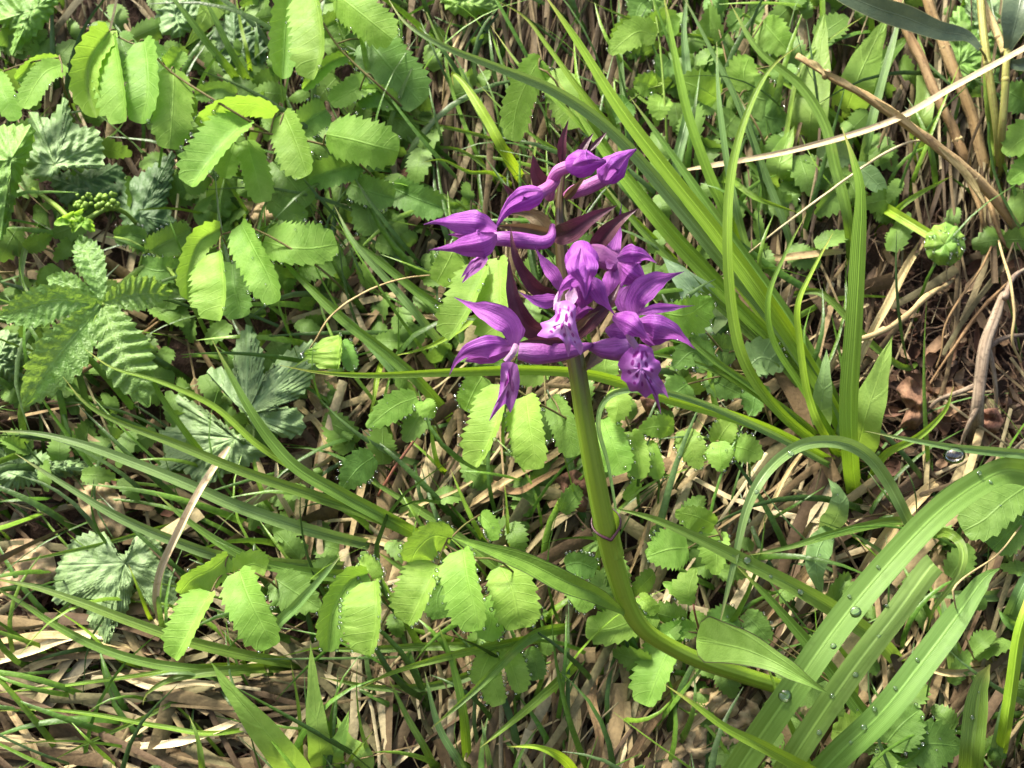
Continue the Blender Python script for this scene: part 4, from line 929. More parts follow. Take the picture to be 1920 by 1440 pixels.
# five fingered wrinkled leaf
wl = thing('wrinkled_leaf', at(215, 640, -3), 'five fingered deeply wrinkled leaf with one pale folded edge', 'leaf')
for pts, h, L, R, a, pl in [([(192, 570), (110, 562), (50, 578), (-6, 594)], [22, 26, 25, 22], 26, 32, 14, (11, .06, .8)),
                        ([(190, 574), (150, 620), (100, 680), (44, 764)], [22, 26, 26, 22], 36, 40, 16, (11, .06, .8)),
                        ([(194, 576), (215, 630), (240, 690), (278, 764)], [22, 24, 23, 19], 34, 44, 14, (9, .12, .7)),
                        ([(194, 568), (240, 556), (285, 550), (324, 548)], [22, 24, 23, 20], 24, 28, 16, (8, .13, .7)),
                        ([(190, 564), (180, 520), (166, 480), (148, 440)], [22, 23, 22, 19], 22, 22, 16, (8, .1, .7)),
                        ([(186, 566), (150, 545), (118, 530), (88, 520)], [21, 23, 22, 20], 18, 22, 14, (7, .08, .7))]:
    mesh('lobe', lamina(pts, h, L * 1.25, R * 1.25, 'lobe', a, a, teeth=12, ta=.16, cols=6, pleat=pl, bump=.08), M['rough_leaf'], wl)
mesh('pale_edge', lamina([(178, 590), (130, 660), (90, 715), (44, 766)], [23, 24, 23, 21], 3, 15, 'lance', 0, 50, 24, 2), M['grass_bright'], wl)
mesh('stalk', ptube([(192, 570, 22), (230, 610, 14), (262, 660, 4), (280, 690, -3)], 0, [4, 4.5, 5], 8), M['stalk_green'], wl)
# young shoot with small buds
ys = thing('young_shoot', at(290, 460, -3), 'young hairy shoot with crumpled yellowish leaflets at a stalk joint', 'shoot')
mesh('stem', ptube([(62, 354, 10), (105, 386, 16), (146, 416, 19), (200, 392, 18), (236, 400, 14), (278, 448, 4), (300, 480, -3)], 0, [4, 5, 5, 4, 4, 4.5], 9, 40), M['stalk_green'], ys)
for k in range(9):
    a = R_(ru(0, 360)); l_ = ru(22, 46); x, y = 148 + ru(-12, 12), 410 + ru(-14, 14)
    mesh('leaflet', lamina([(x, y), (x + l_ * .5 * math.cos(a), y + l_ * .5 * math.sin(a)), (x + l_ * math.cos(a), y + l_ * math.sin(a))], [20, 22.5, 19], l_ * .25, l_ * .25, 'lobe', 30, 30, teeth=6, ta=.2, cols=2, roll=ru(-40, 40)), M['burnet'], ys)
tag(mesh('buds', blobs([(at(140 + ru(0, 80), 378 + ru(-16, 16), 19 + ru(-1, 2)), ru(.0004, .0009), 1) for _ in range(40)], .4), M['stalk_green'], ys), kind='stuff')

# ------------------------------------------------------------------ smooth lance-shaped leaves: rooted low, one plant each
def herb(label, leaves, name='lance_leaf_plant', group='smooth leaved herbs', drops=0):
    b = P([leaves[0][0][0]], leaves[0][1][0])[0]
    t = thing(name, b, label, 'plant', group)
    for lf in leaves:
        pts, h, L, R, aL, aR, mt = lf[:7]; kw = lf[7] if len(lf) > 7 else {}
        g_ = lamina(pts, h, L, R, **dict(dict(pf='lance', aL=aL, aR=aR, rows=40, cols=5, wave=.06, bump=.04), **kw)); mesh('leaf', g_, M[mt], t)
        if drops: dew(t, [], 0, extra=surf_drops(g_, drops))
    return t
herb('pair of upright pointed pale green leaves rising from the straw', [
 ([(590, 1500), (545, 1430), (480, 1350), (430, 1290), (392, 1236)], [-3, 14, 22, 25, 26], 32, 42, 10, -12, 'smooth_leaf', dict(roll=-26)),
 ([(610, 1490), (600, 1400), (590, 1320), (582, 1203)], [-3, 12, 18, 21], 22, 22, -14, 22, 'smooth_leaf', dict(roll=-20)),
 ([(640, 1490), (625, 1420), (640, 1380), (655, 1330)], [-3, 6, 9, 10], 24, 24, 10, 10, 'smooth_leaf'),
 ([(620, 1490), (680, 1430), (650, 1390), (630, 1340)], [-3, 5, 7, 6], 26, 20, 10, 10, 'smooth_leaf')])
herb('two erect broad glaucous leaves at the foot of the grass fan', [
 ([(1546, 822), (1538, 780), (1545, 715), (1550, 652)], [0, 14, 20, 23], 22, 20, 18, -18, 'glaucous'),
 ([(1600, 890), (1618, 800), (1645, 715), (1674, 628)], [-3, 13, 20, 24], 36, 36, 10, -12, 'smooth_leaf')], drops=2)
herb('curled twisted glaucous leaf between straws and the long strap leaves', [
 ([(1545, 1010), (1572, 960), (1572, 925), (1552, 896)], [0, 10, 14, 15], 20, 26, -20, 30, 'glaucous'),
 ([(1560, 985), (1535, 1030), (1530, 1070), (1542, 1118)], [4, 12, 12, 8], 24, 26, 20, -15, 'glaucous')], drops=2)
herb('broad lance leaves standing before the brown thatch under the leaning cane', [
 ([(1520, 330), (1518, 240), (1530, 150), (1546, 20)], [-3, 8, 12, 14], 32, 36, 12, -12, 'smooth_leaf'),
 ([(1570, 260), (1600, 170), (1630, 100), (1666, 28)], [-3, 9, 13, 15], 38, 34, -10, 14, 'smooth_leaf'),
 ([(1590, 230), (1620, 170), (1660, 110), (1710, 62)], [-3, 6, 10, 12], 24, 26, 12, 12, 'smooth_leaf'),
 ([(1490, 400), (1460, 330), (1470, 280), (1490, 235)], [-3, 6, 9, 9], 30, 30, 10, 10, 'smooth_leaf'),
 ([(1720, 330), (1725, 240), (1735, 170), (1720, 60)], [-3, 6, 8, 8], 20, 20, 10, 10, 'smooth_leaf')])
herb('large pale smooth leaf hidden behind the pointed sepals and blades', [
 ([(1370, 660), (1330, 590), (1290, 535), (1240, 480)], [-3, 10, 16, 18], 46, 40, -10, 12, 'pale_leaf'),
 ([(1330, 690), (1320, 640), (1315, 600), (1330, 560)], [-3, 7, 10, 12], 28, 28, 10, 10, 'pale_leaf')])
herb('small oval dark leaves at the base of the broad burnet leaf', [
 ([(450, 440), (400, 420), (375, 395), (405, 360)], [-3, 6, 9, 9], 24, 24, 10, 10, 'burnet_dull'),
 ([(470, 430), (430, 400), (415, 370), (440, 340)], [-3, 4, 6, 6], 22, 22, 10, 10, 'burnet_dull')])
herb('oval fresh leaf hanging behind the dark tuft blades', [
 ([(410, -30), (390, 20), (368, 60), (345, 92)], [-2, 10, 12, 11], 22, 30, 10, -12, 'smooth_leaf')])
herb('yellow green young leaf arching over the straw at the low edge', [
 ([(1085, 1480), (1062, 1430), (1010, 1402), (948, 1400)], [-3, 14, 20, 18], 12, 10, 25, 25, 'grass_bright')])

# ------------------------------------------------------------------ grasses: every traced blade is a part of its tuft
def tuft(name, label, root, blades, cat='grass', group='grass tufts'):
    """blade: points tip first, heights base -> tip, full width px, material[, options]"""
    t = thing(name, at(*root), label, cat, group)
    for b in blades:
        pts, h, wd, mt = b[:4]; kw = b[4] if len(b) > 4 else {}
        key = kw.pop('key', None); nm = kw.pop('name', 'blade')
        kw = dict(dict(pf='grass', aL=28, aR=24, rows=max(24, len(pts) * 8), cols=2, roll=[ru(-25, 25), ru(-20, 20)], wave=.06), **kw)
        a, c = kw.pop('ab', (.5, .5))
        wd *= 1 if mt == 'strap' or wd > 40 else .88; g_ = lamina(pts[::-1], h, wd * a, wd * c, **kw); o = mesh(nm, g_, M[mt], t)
        if key: BLADES[key] = g_
    return t
B_ = (1618, 905)
fan = [
 ([(1010, -25), (1080, 72), (1165, 205), (1260, 330), (1340, 430), (1430, 552), (1500, 655), (1575, 790), B_], [-3, 10, 24, 32, 38, 42], 36, 'grass_bright', dict(ab=(.42, .58), roll=[0, 5])),
 ([(722, -12), (760, 42), (830, 85), (930, 125), (1030, 165), (1110, 215), (1180, 278), (1260, 372), (1340, 470), (1430, 575), (1520, 700), (1590, 830), B_], [-3, 8, 16, 26, 36, 44, 46, 44], 30, 'grass_blue', {}),
 ([(930, 0), (985, 33), (1030, 90), (1085, 165), (1150, 245), (1235, 340), (1330, 462), (1440, 605), (1540, 765), B_], [-3, 6, 18, 26, 32, 34], 22, 'grass', {}),
 ([(920, 48), (980, 130), (1060, 205), (1150, 300), (1260, 430), (1400, 590), B_], [-3, 6, 14, 20, 24, 24], 18, 'grass', {}),
 ([(895, 155), (950, 212), (1010, 262), (1050, 288), (1200, 420), (1400, 620)], [-3, 6, 12, 18, 18], 11, 'grass', {}),
 ([(1045, 150), (1130, 282), (1220, 400), (1300, 492), (1400, 592), (1490, 682), (1560, 770), B_], [-3, 8, 16, 24, 26], 30, 'grass', {}),
 ([(1120, 330), (1200, 430), (1290, 520), (1390, 610), (1500, 720), B_], [-3, 6, 12, 18, 20], 22, 'grass_dark', {}),
 ([(1180, 180), (1260, 290), (1330, 390), (1410, 500), (1480, 600), (1560, 740), B_], [-3, 6, 14, 20, 22], 26, 'grass_dark', {}),
 ([(1502, 82), (1445, 128), (1402, 210), (1372, 320), (1364, 450), (1374, 590), (1402, 690), (1470, 780), (1570, 860), B_], [-3, 14, 26, 34, 38, 38], 24, 'grass', {}),
 ([(1512, 400), (1470, 480), (1440, 560), (1450, 640), (1500, 722), (1550, 800), B_], [-3, 12, 20, 26, 28], 15, 'grass', {}),
 ([(1562, 436), (1522, 510), (1496, 572), (1500, 642), (1516, 742), (1550, 820), B_], [-3, 14, 22, 28, 30], 17, 'grass_bright', {}),
 ([(1210, 545), (1310, 652), (1410, 724), (1520, 806), B_], [-3, 10, 16, 18], 17, 'grass_dark', {}),
 ([(1240, 610), (1330, 680), (1430, 745), (1530, 825), B_], [-3, 8, 14, 15], 20, 'grass', {}),
 ([(1150, 660), (1250, 668), (1350, 700), (1450, 760), (1550, 840), B_], [-3, 8, 14, 15], 15, 'grass_dark', {}),
 ([(525, 685), (600, 698), (700, 703), (850, 697), (1000, 693), (1120, 704), (1250, 744), (1350, 772), (1450, 808), (1550, 860), B_], [-3, 14, 26, 40, 48, 52, 50, 46], 27, 'grass', dict(key='level')),
 ([(1166, 1042), (1156, 965), (1140, 870), (1122, 800), (1132, 755), (1168, 733), (1240, 735), (1330, 762), (1440, 812), (1540, 865), B_], [-3, 12, 24, 38, 44, 42, 38, 34], 15, 'grass_blue', {}),
 ([(1578, 238), (1602, 300), (1616, 362), (1613, 470), (1606, 600), (1596, 760), (1600, 870), (1612, 965)], [-3, 16, 26, 32, 36, 38], 40, 'grass', dict(ab=(.36, .64), aL=-40, aR=28, roll=[0, 0])),
 ([(1788, 724), (1770, 772), (1722, 818), (1662, 850), (1636, 890), (1630, 930)], [-3, 10, 18, 24], 18, 'grass', {}),
 ([(1420, 1135), (1440, 1140)], [2, 2], 2, 'grass', {}),
]
fan.pop()
tuft('grass_fan', 'dense fan of bright grass blades sweeping up behind the orchid flowers', (1618, 905, -3), fan)
tuft('grass_tuft', 'upright thin pale grass blades crossing the long straw', (1430, 560, -3), [
 ([(1243, -15), (1262, 90), (1286, 205), (1322, 312), (1372, 430), (1430, 560)], [-3, 12, 20, 24, 26], 24, 'grass', dict(ab=(.5, .5))),
 ([(1270, -10), (1285, 0), (1335, 95), (1385, 195), (1440, 340), (1480, 450), (1500, 560)], [-3, 8, 14, 18, 20], 16, 'grass_blue', {}),
 ([(1344, 78), (1346, 150), (1352, 220), (1366, 320), (1390, 430), (1430, 560)], [-3, 12, 20, 24, 26], 16, 'grass_blue', {}),
 ([(1290, -20), (1282, 60), (1290, 200), (1268, 330), (1300, 480)], [-3, 8, 10, 10], 22, 'grass_blue', {}),
 ([(1370, 8), (1420, 92), (1500, 160), (1546, 232), (1566, 310), (1592, 420), (1600, 560)], [-3, 12, 18, 20, 20], 24, 'grass_dark', {}),
 ([(1620, 30), (1560, 70), (1505, 120), (1480, 220), (1472, 330), (1480, 420)], [-3, 6, 10, 12, 14], 12, 'grass', {}),
 ([(1400, 115), (1450, 145), (1510, 180), (1580, 230), (1640, 330)], [-3, 6, 10, 9], 11, 'grass', {}),
 ([(1500, 400), (1420, 372), (1370, 340), (1320, 338)], [-2, 12, 16, 12], 14, 'grass', {}),
 ([(1270, 190), (1330, 235), (1400, 300), (1480, 380), (1560, 420)], [-3, 5, 8, 8], 14, 'grass_dark', {}),
 ([(1696, -10), (1680, 60), (1650, 170), (1625, 270), (1600, 400)], [-3, 10, 16, 18], 20, 'grass_blue', {}),
 ([(1785, 330), (1720, 365), (1680, 395), (1640, 440)], [-3, 6, 10, 12], 14, 'grass', {}),
 ([(1160, -20), (1160, 60), (1165, 140), (1180, 260), (1220, 380)], [-3, 6, 8, 8], 14, 'grass_blue', {}),
 ([(1100, 0), (1180, 35), (1260, 62), (1340, 80), (1420, 170)], [-3, 6, 10, 10], 9, 'grass_dark', {}),
 ([(1735, 665), (1700, 690), (1640, 650), (1560, 565), (1520, 545), (1460, 560)], [0, 6, 10, 8, 3, -3], 16, 'grass_dark', {})])
tuft('grass_tuft', 'slender yellowish blades fanning left of the orchid bud cluster', (1010, 380, -3), [
 ([(850, 160), (848, 138), (872, 160), (912, 222), (950, 292), (1005, 380)], [-3, 10, 16, 18, 17, 14], 24, 'grass_bright', {}),
 ([(782, 108), (762, 150), (744, 195), (728, 245), (735, 300)], [-3, 8, 14, 16], 11, 'grass_blue', {}),
 ([(850, 30), (836, 70), (838, 130), (858, 200), (900, 300), (960, 380)], [-3, 6, 8, 8], 9, 'grass', {}),
 ([(790, 0), (830, 90), (880, 180), (940, 280), (1000, 370)], [-3, 5, 8, 10], 10, 'grass_dark', {}),
 ([(690, 212), (780, 228), (870, 246), (940, 270), (1010, 330)], [-3, 6, 9, 8], 9, 'grass_dark', {}),
 ([(790, 305), (830, 300), (880, 322), (930, 326), (990, 370)], [-3, 8, 12, 12], 10, 'grass', {}),
 ([(760, 290), (820, 275), (880, 290), (950, 350), (1000, 400)], [-3, 5, 7, 6], 9, 'grass_dark', {}),
 ([(930, 70), (940, 120), (960, 200), (985, 290), (1020, 370)], [-3, 5, 8, 9], 9, 'grass_blue', {}),
 ([(1010, 250), (1000, 300), (1008, 340), (1020, 400)], [-3, 6, 10, 11], 12, 'grass', {}),
 ([(640, 360), (720, 330), (800, 350), (880, 400), (960, 460)], [-3, 5, 7, 6], 10, 'grass_dark', {})])
tuft('grass_tuft', 'dark green tuft rising between the leaflet fan and the tall leaflets', (478, 190, -3), [
 ([(300, -30), (345, 22), (390, 82), (435, 135), (475, 190)], [-3, 12, 18, 20], 18, 'grass_dark', {}),
 ([(370, -30), (400, 30), (432, 95), (460, 145), (478, 188)], [-3, 12, 16, 18], 16, 'grass_dark', {}),
 ([(440, -20), (452, 50), (466, 110), (476, 185)], [-3, 10, 12, 14], 10, 'grass', {}),
 ([(478, 30), (482, 90), (482, 185)], [-3, 8, 10], 12, 'grass_blue', {}),
 ([(235, 225), (215, 250), (190, 270), (170, 300)], [-3, 5, 8, 8], 10, 'grass_blue', {})])
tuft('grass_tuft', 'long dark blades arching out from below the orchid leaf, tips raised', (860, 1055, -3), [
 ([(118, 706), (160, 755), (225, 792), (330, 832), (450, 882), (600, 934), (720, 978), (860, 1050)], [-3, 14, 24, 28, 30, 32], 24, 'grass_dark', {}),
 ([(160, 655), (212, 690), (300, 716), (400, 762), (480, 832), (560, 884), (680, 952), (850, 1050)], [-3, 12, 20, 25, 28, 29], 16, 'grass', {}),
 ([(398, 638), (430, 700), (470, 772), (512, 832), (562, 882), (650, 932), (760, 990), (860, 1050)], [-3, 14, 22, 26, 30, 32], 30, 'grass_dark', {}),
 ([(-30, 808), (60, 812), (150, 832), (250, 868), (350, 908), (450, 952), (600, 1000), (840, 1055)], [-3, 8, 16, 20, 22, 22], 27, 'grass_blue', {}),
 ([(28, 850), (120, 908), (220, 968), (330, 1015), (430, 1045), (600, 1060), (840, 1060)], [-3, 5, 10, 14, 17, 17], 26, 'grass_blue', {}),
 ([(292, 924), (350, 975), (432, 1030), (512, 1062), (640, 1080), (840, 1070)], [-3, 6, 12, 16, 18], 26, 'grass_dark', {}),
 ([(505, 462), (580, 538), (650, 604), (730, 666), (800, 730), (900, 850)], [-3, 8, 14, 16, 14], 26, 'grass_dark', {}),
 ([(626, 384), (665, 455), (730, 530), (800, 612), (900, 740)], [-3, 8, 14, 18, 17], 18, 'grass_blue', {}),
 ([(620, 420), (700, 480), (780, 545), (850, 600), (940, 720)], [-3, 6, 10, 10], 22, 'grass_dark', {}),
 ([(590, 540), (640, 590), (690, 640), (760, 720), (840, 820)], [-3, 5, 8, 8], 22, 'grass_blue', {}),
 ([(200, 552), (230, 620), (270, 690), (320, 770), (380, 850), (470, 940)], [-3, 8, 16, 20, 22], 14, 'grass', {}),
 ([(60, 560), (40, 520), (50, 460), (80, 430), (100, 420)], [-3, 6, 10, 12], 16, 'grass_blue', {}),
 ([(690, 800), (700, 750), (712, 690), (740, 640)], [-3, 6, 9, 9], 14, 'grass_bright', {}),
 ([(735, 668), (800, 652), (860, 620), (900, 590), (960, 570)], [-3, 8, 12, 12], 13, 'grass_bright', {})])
tuft('grass_tuft', 'dark low blades and wiry stems spreading over the bare straw', (640, 1255, -3), [
 ([(-30, 1082), (60, 1100), (150, 1130), (250, 1168), (370, 1208), (520, 1240), (640, 1252)], [-3, 8, 14, 16, 17], 24, 'grass_dark', {}),
 ([(-30, 1090), (40, 1130), (110, 1176), (190, 1216), (290, 1245), (420, 1258), (640, 1258)], [-3, 6, 11, 13, 14], 22, 'grass_dark', {}),
 ([(-20, 1334), (80, 1330), (180, 1340), (300, 1362), (420, 1374), (600, 1330)], [-3, 6, 8, 8], 11, 'grass', {}),
 ([(-20, 1300), (100, 1288), (250, 1268), (400, 1248), (600, 1250)], [-3, 4, 7, 7], 10, 'grass', {}),
 ([(268, 1322), (276, 1300), (330, 1272), (450, 1256), (620, 1250)], [-3, 7, 11, 10], 22, 'grass_dark', {}),
 ([(90, 1430), (170, 1390), (260, 1350), (340, 1310), (450, 1260)], [-3, 4, 6, 5], 10, 'grass_dark', {}),
 ([(0, 1060), (100, 1040), (200, 1018), (300, 990), (420, 960)], [-3, 5, 8, 7], 10, 'grass_dark', {}),
 ([(100, 1140), (160, 1180), (230, 1240), (330, 1262)], [-3, 6, 9, 10], 8, 'grass_bright', {}),
 ([(240, 1056), (262, 1110), (280, 1155), (298, 1180)], [-3, 8, 12, 13], 10, 'grass_bright', {}),
 ([(642, 1038), (602, 1085), (552, 1140), (512, 1182), (480, 1260)], [-3, 14, 20, 24], 26, 'grass_blue', {}),
 ([(355, 1342), (372, 1390), (380, 1450), (385, 1500)], [-3, 6, 10, 10], 16, 'grass_dark', {})])
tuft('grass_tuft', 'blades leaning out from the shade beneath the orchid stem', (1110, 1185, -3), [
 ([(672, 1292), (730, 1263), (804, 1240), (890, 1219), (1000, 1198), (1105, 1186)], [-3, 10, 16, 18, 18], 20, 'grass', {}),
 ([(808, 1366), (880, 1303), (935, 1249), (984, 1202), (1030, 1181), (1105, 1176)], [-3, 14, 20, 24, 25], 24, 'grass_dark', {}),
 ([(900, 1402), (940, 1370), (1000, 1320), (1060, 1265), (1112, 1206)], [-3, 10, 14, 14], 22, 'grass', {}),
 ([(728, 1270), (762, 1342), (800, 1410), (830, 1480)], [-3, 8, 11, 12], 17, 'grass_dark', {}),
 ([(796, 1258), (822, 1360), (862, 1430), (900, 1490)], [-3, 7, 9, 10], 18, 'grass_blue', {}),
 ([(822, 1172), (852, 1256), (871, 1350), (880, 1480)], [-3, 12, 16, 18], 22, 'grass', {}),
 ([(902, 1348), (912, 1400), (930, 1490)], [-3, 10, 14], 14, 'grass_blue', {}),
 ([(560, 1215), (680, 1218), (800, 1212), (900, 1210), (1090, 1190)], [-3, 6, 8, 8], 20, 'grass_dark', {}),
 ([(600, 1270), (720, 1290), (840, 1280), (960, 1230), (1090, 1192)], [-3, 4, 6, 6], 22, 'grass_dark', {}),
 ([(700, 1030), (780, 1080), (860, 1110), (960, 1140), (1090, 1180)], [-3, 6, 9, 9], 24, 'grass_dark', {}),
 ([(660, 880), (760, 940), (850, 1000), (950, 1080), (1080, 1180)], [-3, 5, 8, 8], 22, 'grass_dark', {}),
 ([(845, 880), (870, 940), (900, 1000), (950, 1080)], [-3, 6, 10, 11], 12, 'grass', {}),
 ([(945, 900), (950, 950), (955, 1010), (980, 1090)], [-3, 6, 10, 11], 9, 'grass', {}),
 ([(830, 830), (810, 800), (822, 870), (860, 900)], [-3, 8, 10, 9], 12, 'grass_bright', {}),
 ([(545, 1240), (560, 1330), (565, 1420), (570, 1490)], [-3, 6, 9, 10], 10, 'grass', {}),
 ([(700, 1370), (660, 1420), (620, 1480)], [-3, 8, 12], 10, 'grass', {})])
straps = [
 ([(1960, 905), (1915, 884), (1862, 890), (1762, 958), (1656, 1068), (1568, 1176), (1480, 1302), (1386, 1440), (1330, 1540), (1300, 1600)], [-4, 14, 30, 34, 36, 36, 33, 28], 54, 'strap', dict(key='wide', pf='cut', aL=12, aR=14, roll=[0, 6], cols=5)),
 ([(1752, 1058), (1738, 1072), (1680, 1152), (1610, 1242), (1540, 1342), (1470, 1452), (1420, 1560)], [-4, 16, 25, 28, 29, 28], 48, 'strap', dict(key='torn', pf='cut', aL=16, aR=14, roll=[0, -4], cols=5)),
 ([(1874, 1066), (1846, 1084), (1792, 1158), (1732, 1238), (1650, 1340), (1562, 1424), (1480, 1520), (1440, 1580)], [-4, 14, 26, 30, 30, 28], 52, 'strap', dict(key='third', aL=24, aR=-4, roll=[16, 22], cols=5, pf='strap')),
 ([(1143, 950), (1230, 975), (1330, 1020), (1430, 1070), (1510, 1112), (1585, 1158), (1660, 1215), (1720, 1290)], [-4, 12, 24, 30, 34, 36], 32, 'strap', dict(key='touch', cols=4)),
 ([(1346, 1190), (1354, 1150), (1374, 1065), (1402, 950), (1442, 880), (1502, 836), (1570, 830), (1622, 852), (1662, 902), (1705, 985), (1750, 1080)], [-4, 10, 18, 26, 32, 32, 30, 28], 28, 'grass_blue', dict(key='arch', cols=4)),
 ([(1382, 1062), (1440, 1120), (1510, 1200), (1562, 1262), (1640, 1372), (1705, 1460), (1740, 1540)], [-4, 6, 12, 17, 19], 34, 'grass_dark', dict(cols=3)),
 ([(1246, 1283), (1300, 1320), (1362, 1366), (1440, 1406), (1530, 1456), (1620, 1520)], [-4, 20, 36, 42, 42], 32, 'grass', dict(cols=3)),
 ([(1398, 1042), (1480, 1026), (1570, 1000), (1690, 978), (1780, 1000)], [-3, 10, 16, 18], 20, 'grass_dark', {}),
 ([(1740, 1182), (1752, 1140), (1790, 1090), (1806, 1050), (1800, 1018), (1770, 998), (1720, 1010)], [-3, 18, 24, 27, 27, 24], 22, 'grass_dark', {})]
tuft('strap_leaved_plant', 'plant of broad wet strap leaves crossing over the bent orchid stem', (1420, 1560, -4), straps, 'plant', 'strap leaved plants')
tuft('strap_leaved_plant', 'spotted yellowish stem and short broad blades beside the low rounded leaves', (1860, 1520, -4), [
 ([(1856, 1246), (1838, 1286), (1828, 1350), (1820, 1430), (1815, 1520)], [-4, 14, 20, 22], 46, 'grass_dark', dict(pf='strap', cols=4, key='short')),
 ([(1905, 1240), (1890, 1310), (1870, 1400), (1850, 1500)], [-4, 8, 11, 11], 30, 'grass_blue', dict(cols=3)),
 ([(1935, 1120), (1912, 1190), (1898, 1290), (1885, 1380), (1870, 1480)], [-4, 18, 26, 30], 28, 'grass_bright', dict(pf='cut', aL=-45, aR=-45, cols=4, name='stem')),
 ([(1990, 1010), (1930, 1080), (1900, 1140), (1870, 1220)], [-4, 6, 10, 9], 34, 'grass_blue', dict(cols=3)),
 ([(1990, 870), (1930, 960), (1890, 1040), (1880, 1120)], [-4, 6, 10, 9], 24, 'grass_blue', dict(cols=3)),
 ([(1700, 1120), (1780, 1115), (1850, 1118), (1930, 1110)], [-4, 6, 8, 5], 26, 'grass_blue', dict(cols=3)),
 ([(1765, 1110), (1775, 1170), (1785, 1230), (1800, 1300)], [-4, 6, 8, 8], 30, 'grass_blue', dict(cols=3)),
 ([(1870, 1140), (1885, 1160), (1905, 1170), (1940, 1150)], [-2, 10, 14, 12], 44, 'burnet_dull', dict(pf='lance', cols=3))], 'plant', 'strap leaved plants')
tuft('hanging_blade', 'single thin pale blade with a large clear drop hanging below it', (2080, 872, -3), [
 ([(1622, 808), (1700, 823), (1790, 839), (1880, 848), (1960, 856), (2080, 872)], [-3, 26, 33, 35, 34, 32], 24, 'grass_blue', dict(key='hang', cols=3))], 'grass blade', None)
# ------------------------------------------------------------------ straws, twigs, canes, dead leaves
def straw(label, pts, h, wd, mt='straw', flat=.4, name='straw', cat='straw', group='single dry straws', taper=(.8, 1, .7)):
    p3 = P(pts, h); m = mpp(p3[0])
    if flat < .5: o = mesh(name, lamina(pts, h, wd * .5, wd * .42, 'dry', ru(25, 50), ru(-20, 30), max(24, len(pts) * 10), 3, roll=[ru(-25, 25), ru(-25, 25)], wave=.18, bump=.12), M[mt])
    else: o = mesh(name, tube(p3, [wd * .38 * m * k for k in taper], 8, max(16, len(pts) * 8), flat, jit=.45), M[mt])
    tag(o, label, cat, group); return o
straw('long pale straw lying diagonally across the leaning cane', [(1285, 318), (1480, 282), (1665, 228), (1790, 160), (1930, 84), (2080, 0)], [14, 19, 23, 26, 28, 24], 12, 'straw_pale')
straw('thin grey stem running up to meet the leaning cane', [(1360, 512), (1440, 445), (1510, 392), (1620, 312), (1690, 272), (1732, 262)], [3, 18, 20, 18, 17], 6, 'straw_pale', 1, 'dry_stem', taper=(.5, .9, 1))
straw('bent pale straw hanging over the three lobed leaf', [(430, 838), (395, 888), (362, 945), (325, 1020), (303, 1070), (294, 1120), (300, 1172)], [22, 25, 24, 20, 14, 2], 16, 'straw_pale', .3, taper=(.3, .9, 1, .9, .5))
straw('short pale curved straw in the shade of the crossing blades', [(518, 868), (520, 915), (540, 955), (568, 1005)], [9, 8, 4, -1], 13, 'straw_pale')
straw('brown twig with pale broken end beneath the wrinkled leaf', [(-40, 778), (40, 740), (110, 712), (165, 690), (250, 640), (345, 565)], [-1, 6, 8, 7, 5, 1], 14, 'straw_brown', .9, 'twig', 'twig')
straw('thin pale straw crossing under the long level blade end', [(735, 975), (790, 945), (850, 922), (908, 888)], [2, 6, 7, 4], 6)
straw('red brown stem leaning among the dry straw', [(690, 960), (715, 920), (745, 870), (785, 815)], [-1, 6, 9, 10], 8, 'red_straw', 1, 'dry_stem')
straw('thin arched dry stem rising from the small rough leaflets', [(560, 690), (590, 640), (625, 588), (690, 545), (760, 522), (835, 514)], [0, 15, 18, 18, 15, 8], 5, 'straw', 1, 'dry_stem')
straw('broad flat straw slanting up behind the orchid stem', [(1195, 1030), (1225, 970), (1258, 900), (1292, 830), (1335, 735)], [0, 6, 8, 7, 2], 19, 'straw', .25)
straw('slim straw standing beside the arching bluish blade', [(1418, 1010), (1450, 940), (1478, 885), (1512, 838)], [0, 6, 8, 7], 10)
straw('broad dry blade forked against the glaucous leaf tip', [(1735, 445), (1700, 500), (1665, 570), (1638, 618), (1605, 690), (1595, 740)], [2, 9, 11, 10, 5, -1], 18, 'straw', .25)
straw('dry stalk with a swollen pale joint crossing the forked blade', [(1612, 636), (1650, 622), (1690, 600), (1740, 555), (1790, 525)], [9, 11, 10, 8, 0], 15, 'straw', .6)
straw('dry curled straw lying level on the soil behind the fan', [(1430, 468), (1455, 482), (1500, 478), (1560, 472), (1600, 470)], [1, 6, 7, 5, 1], 14, 'straw', .3)
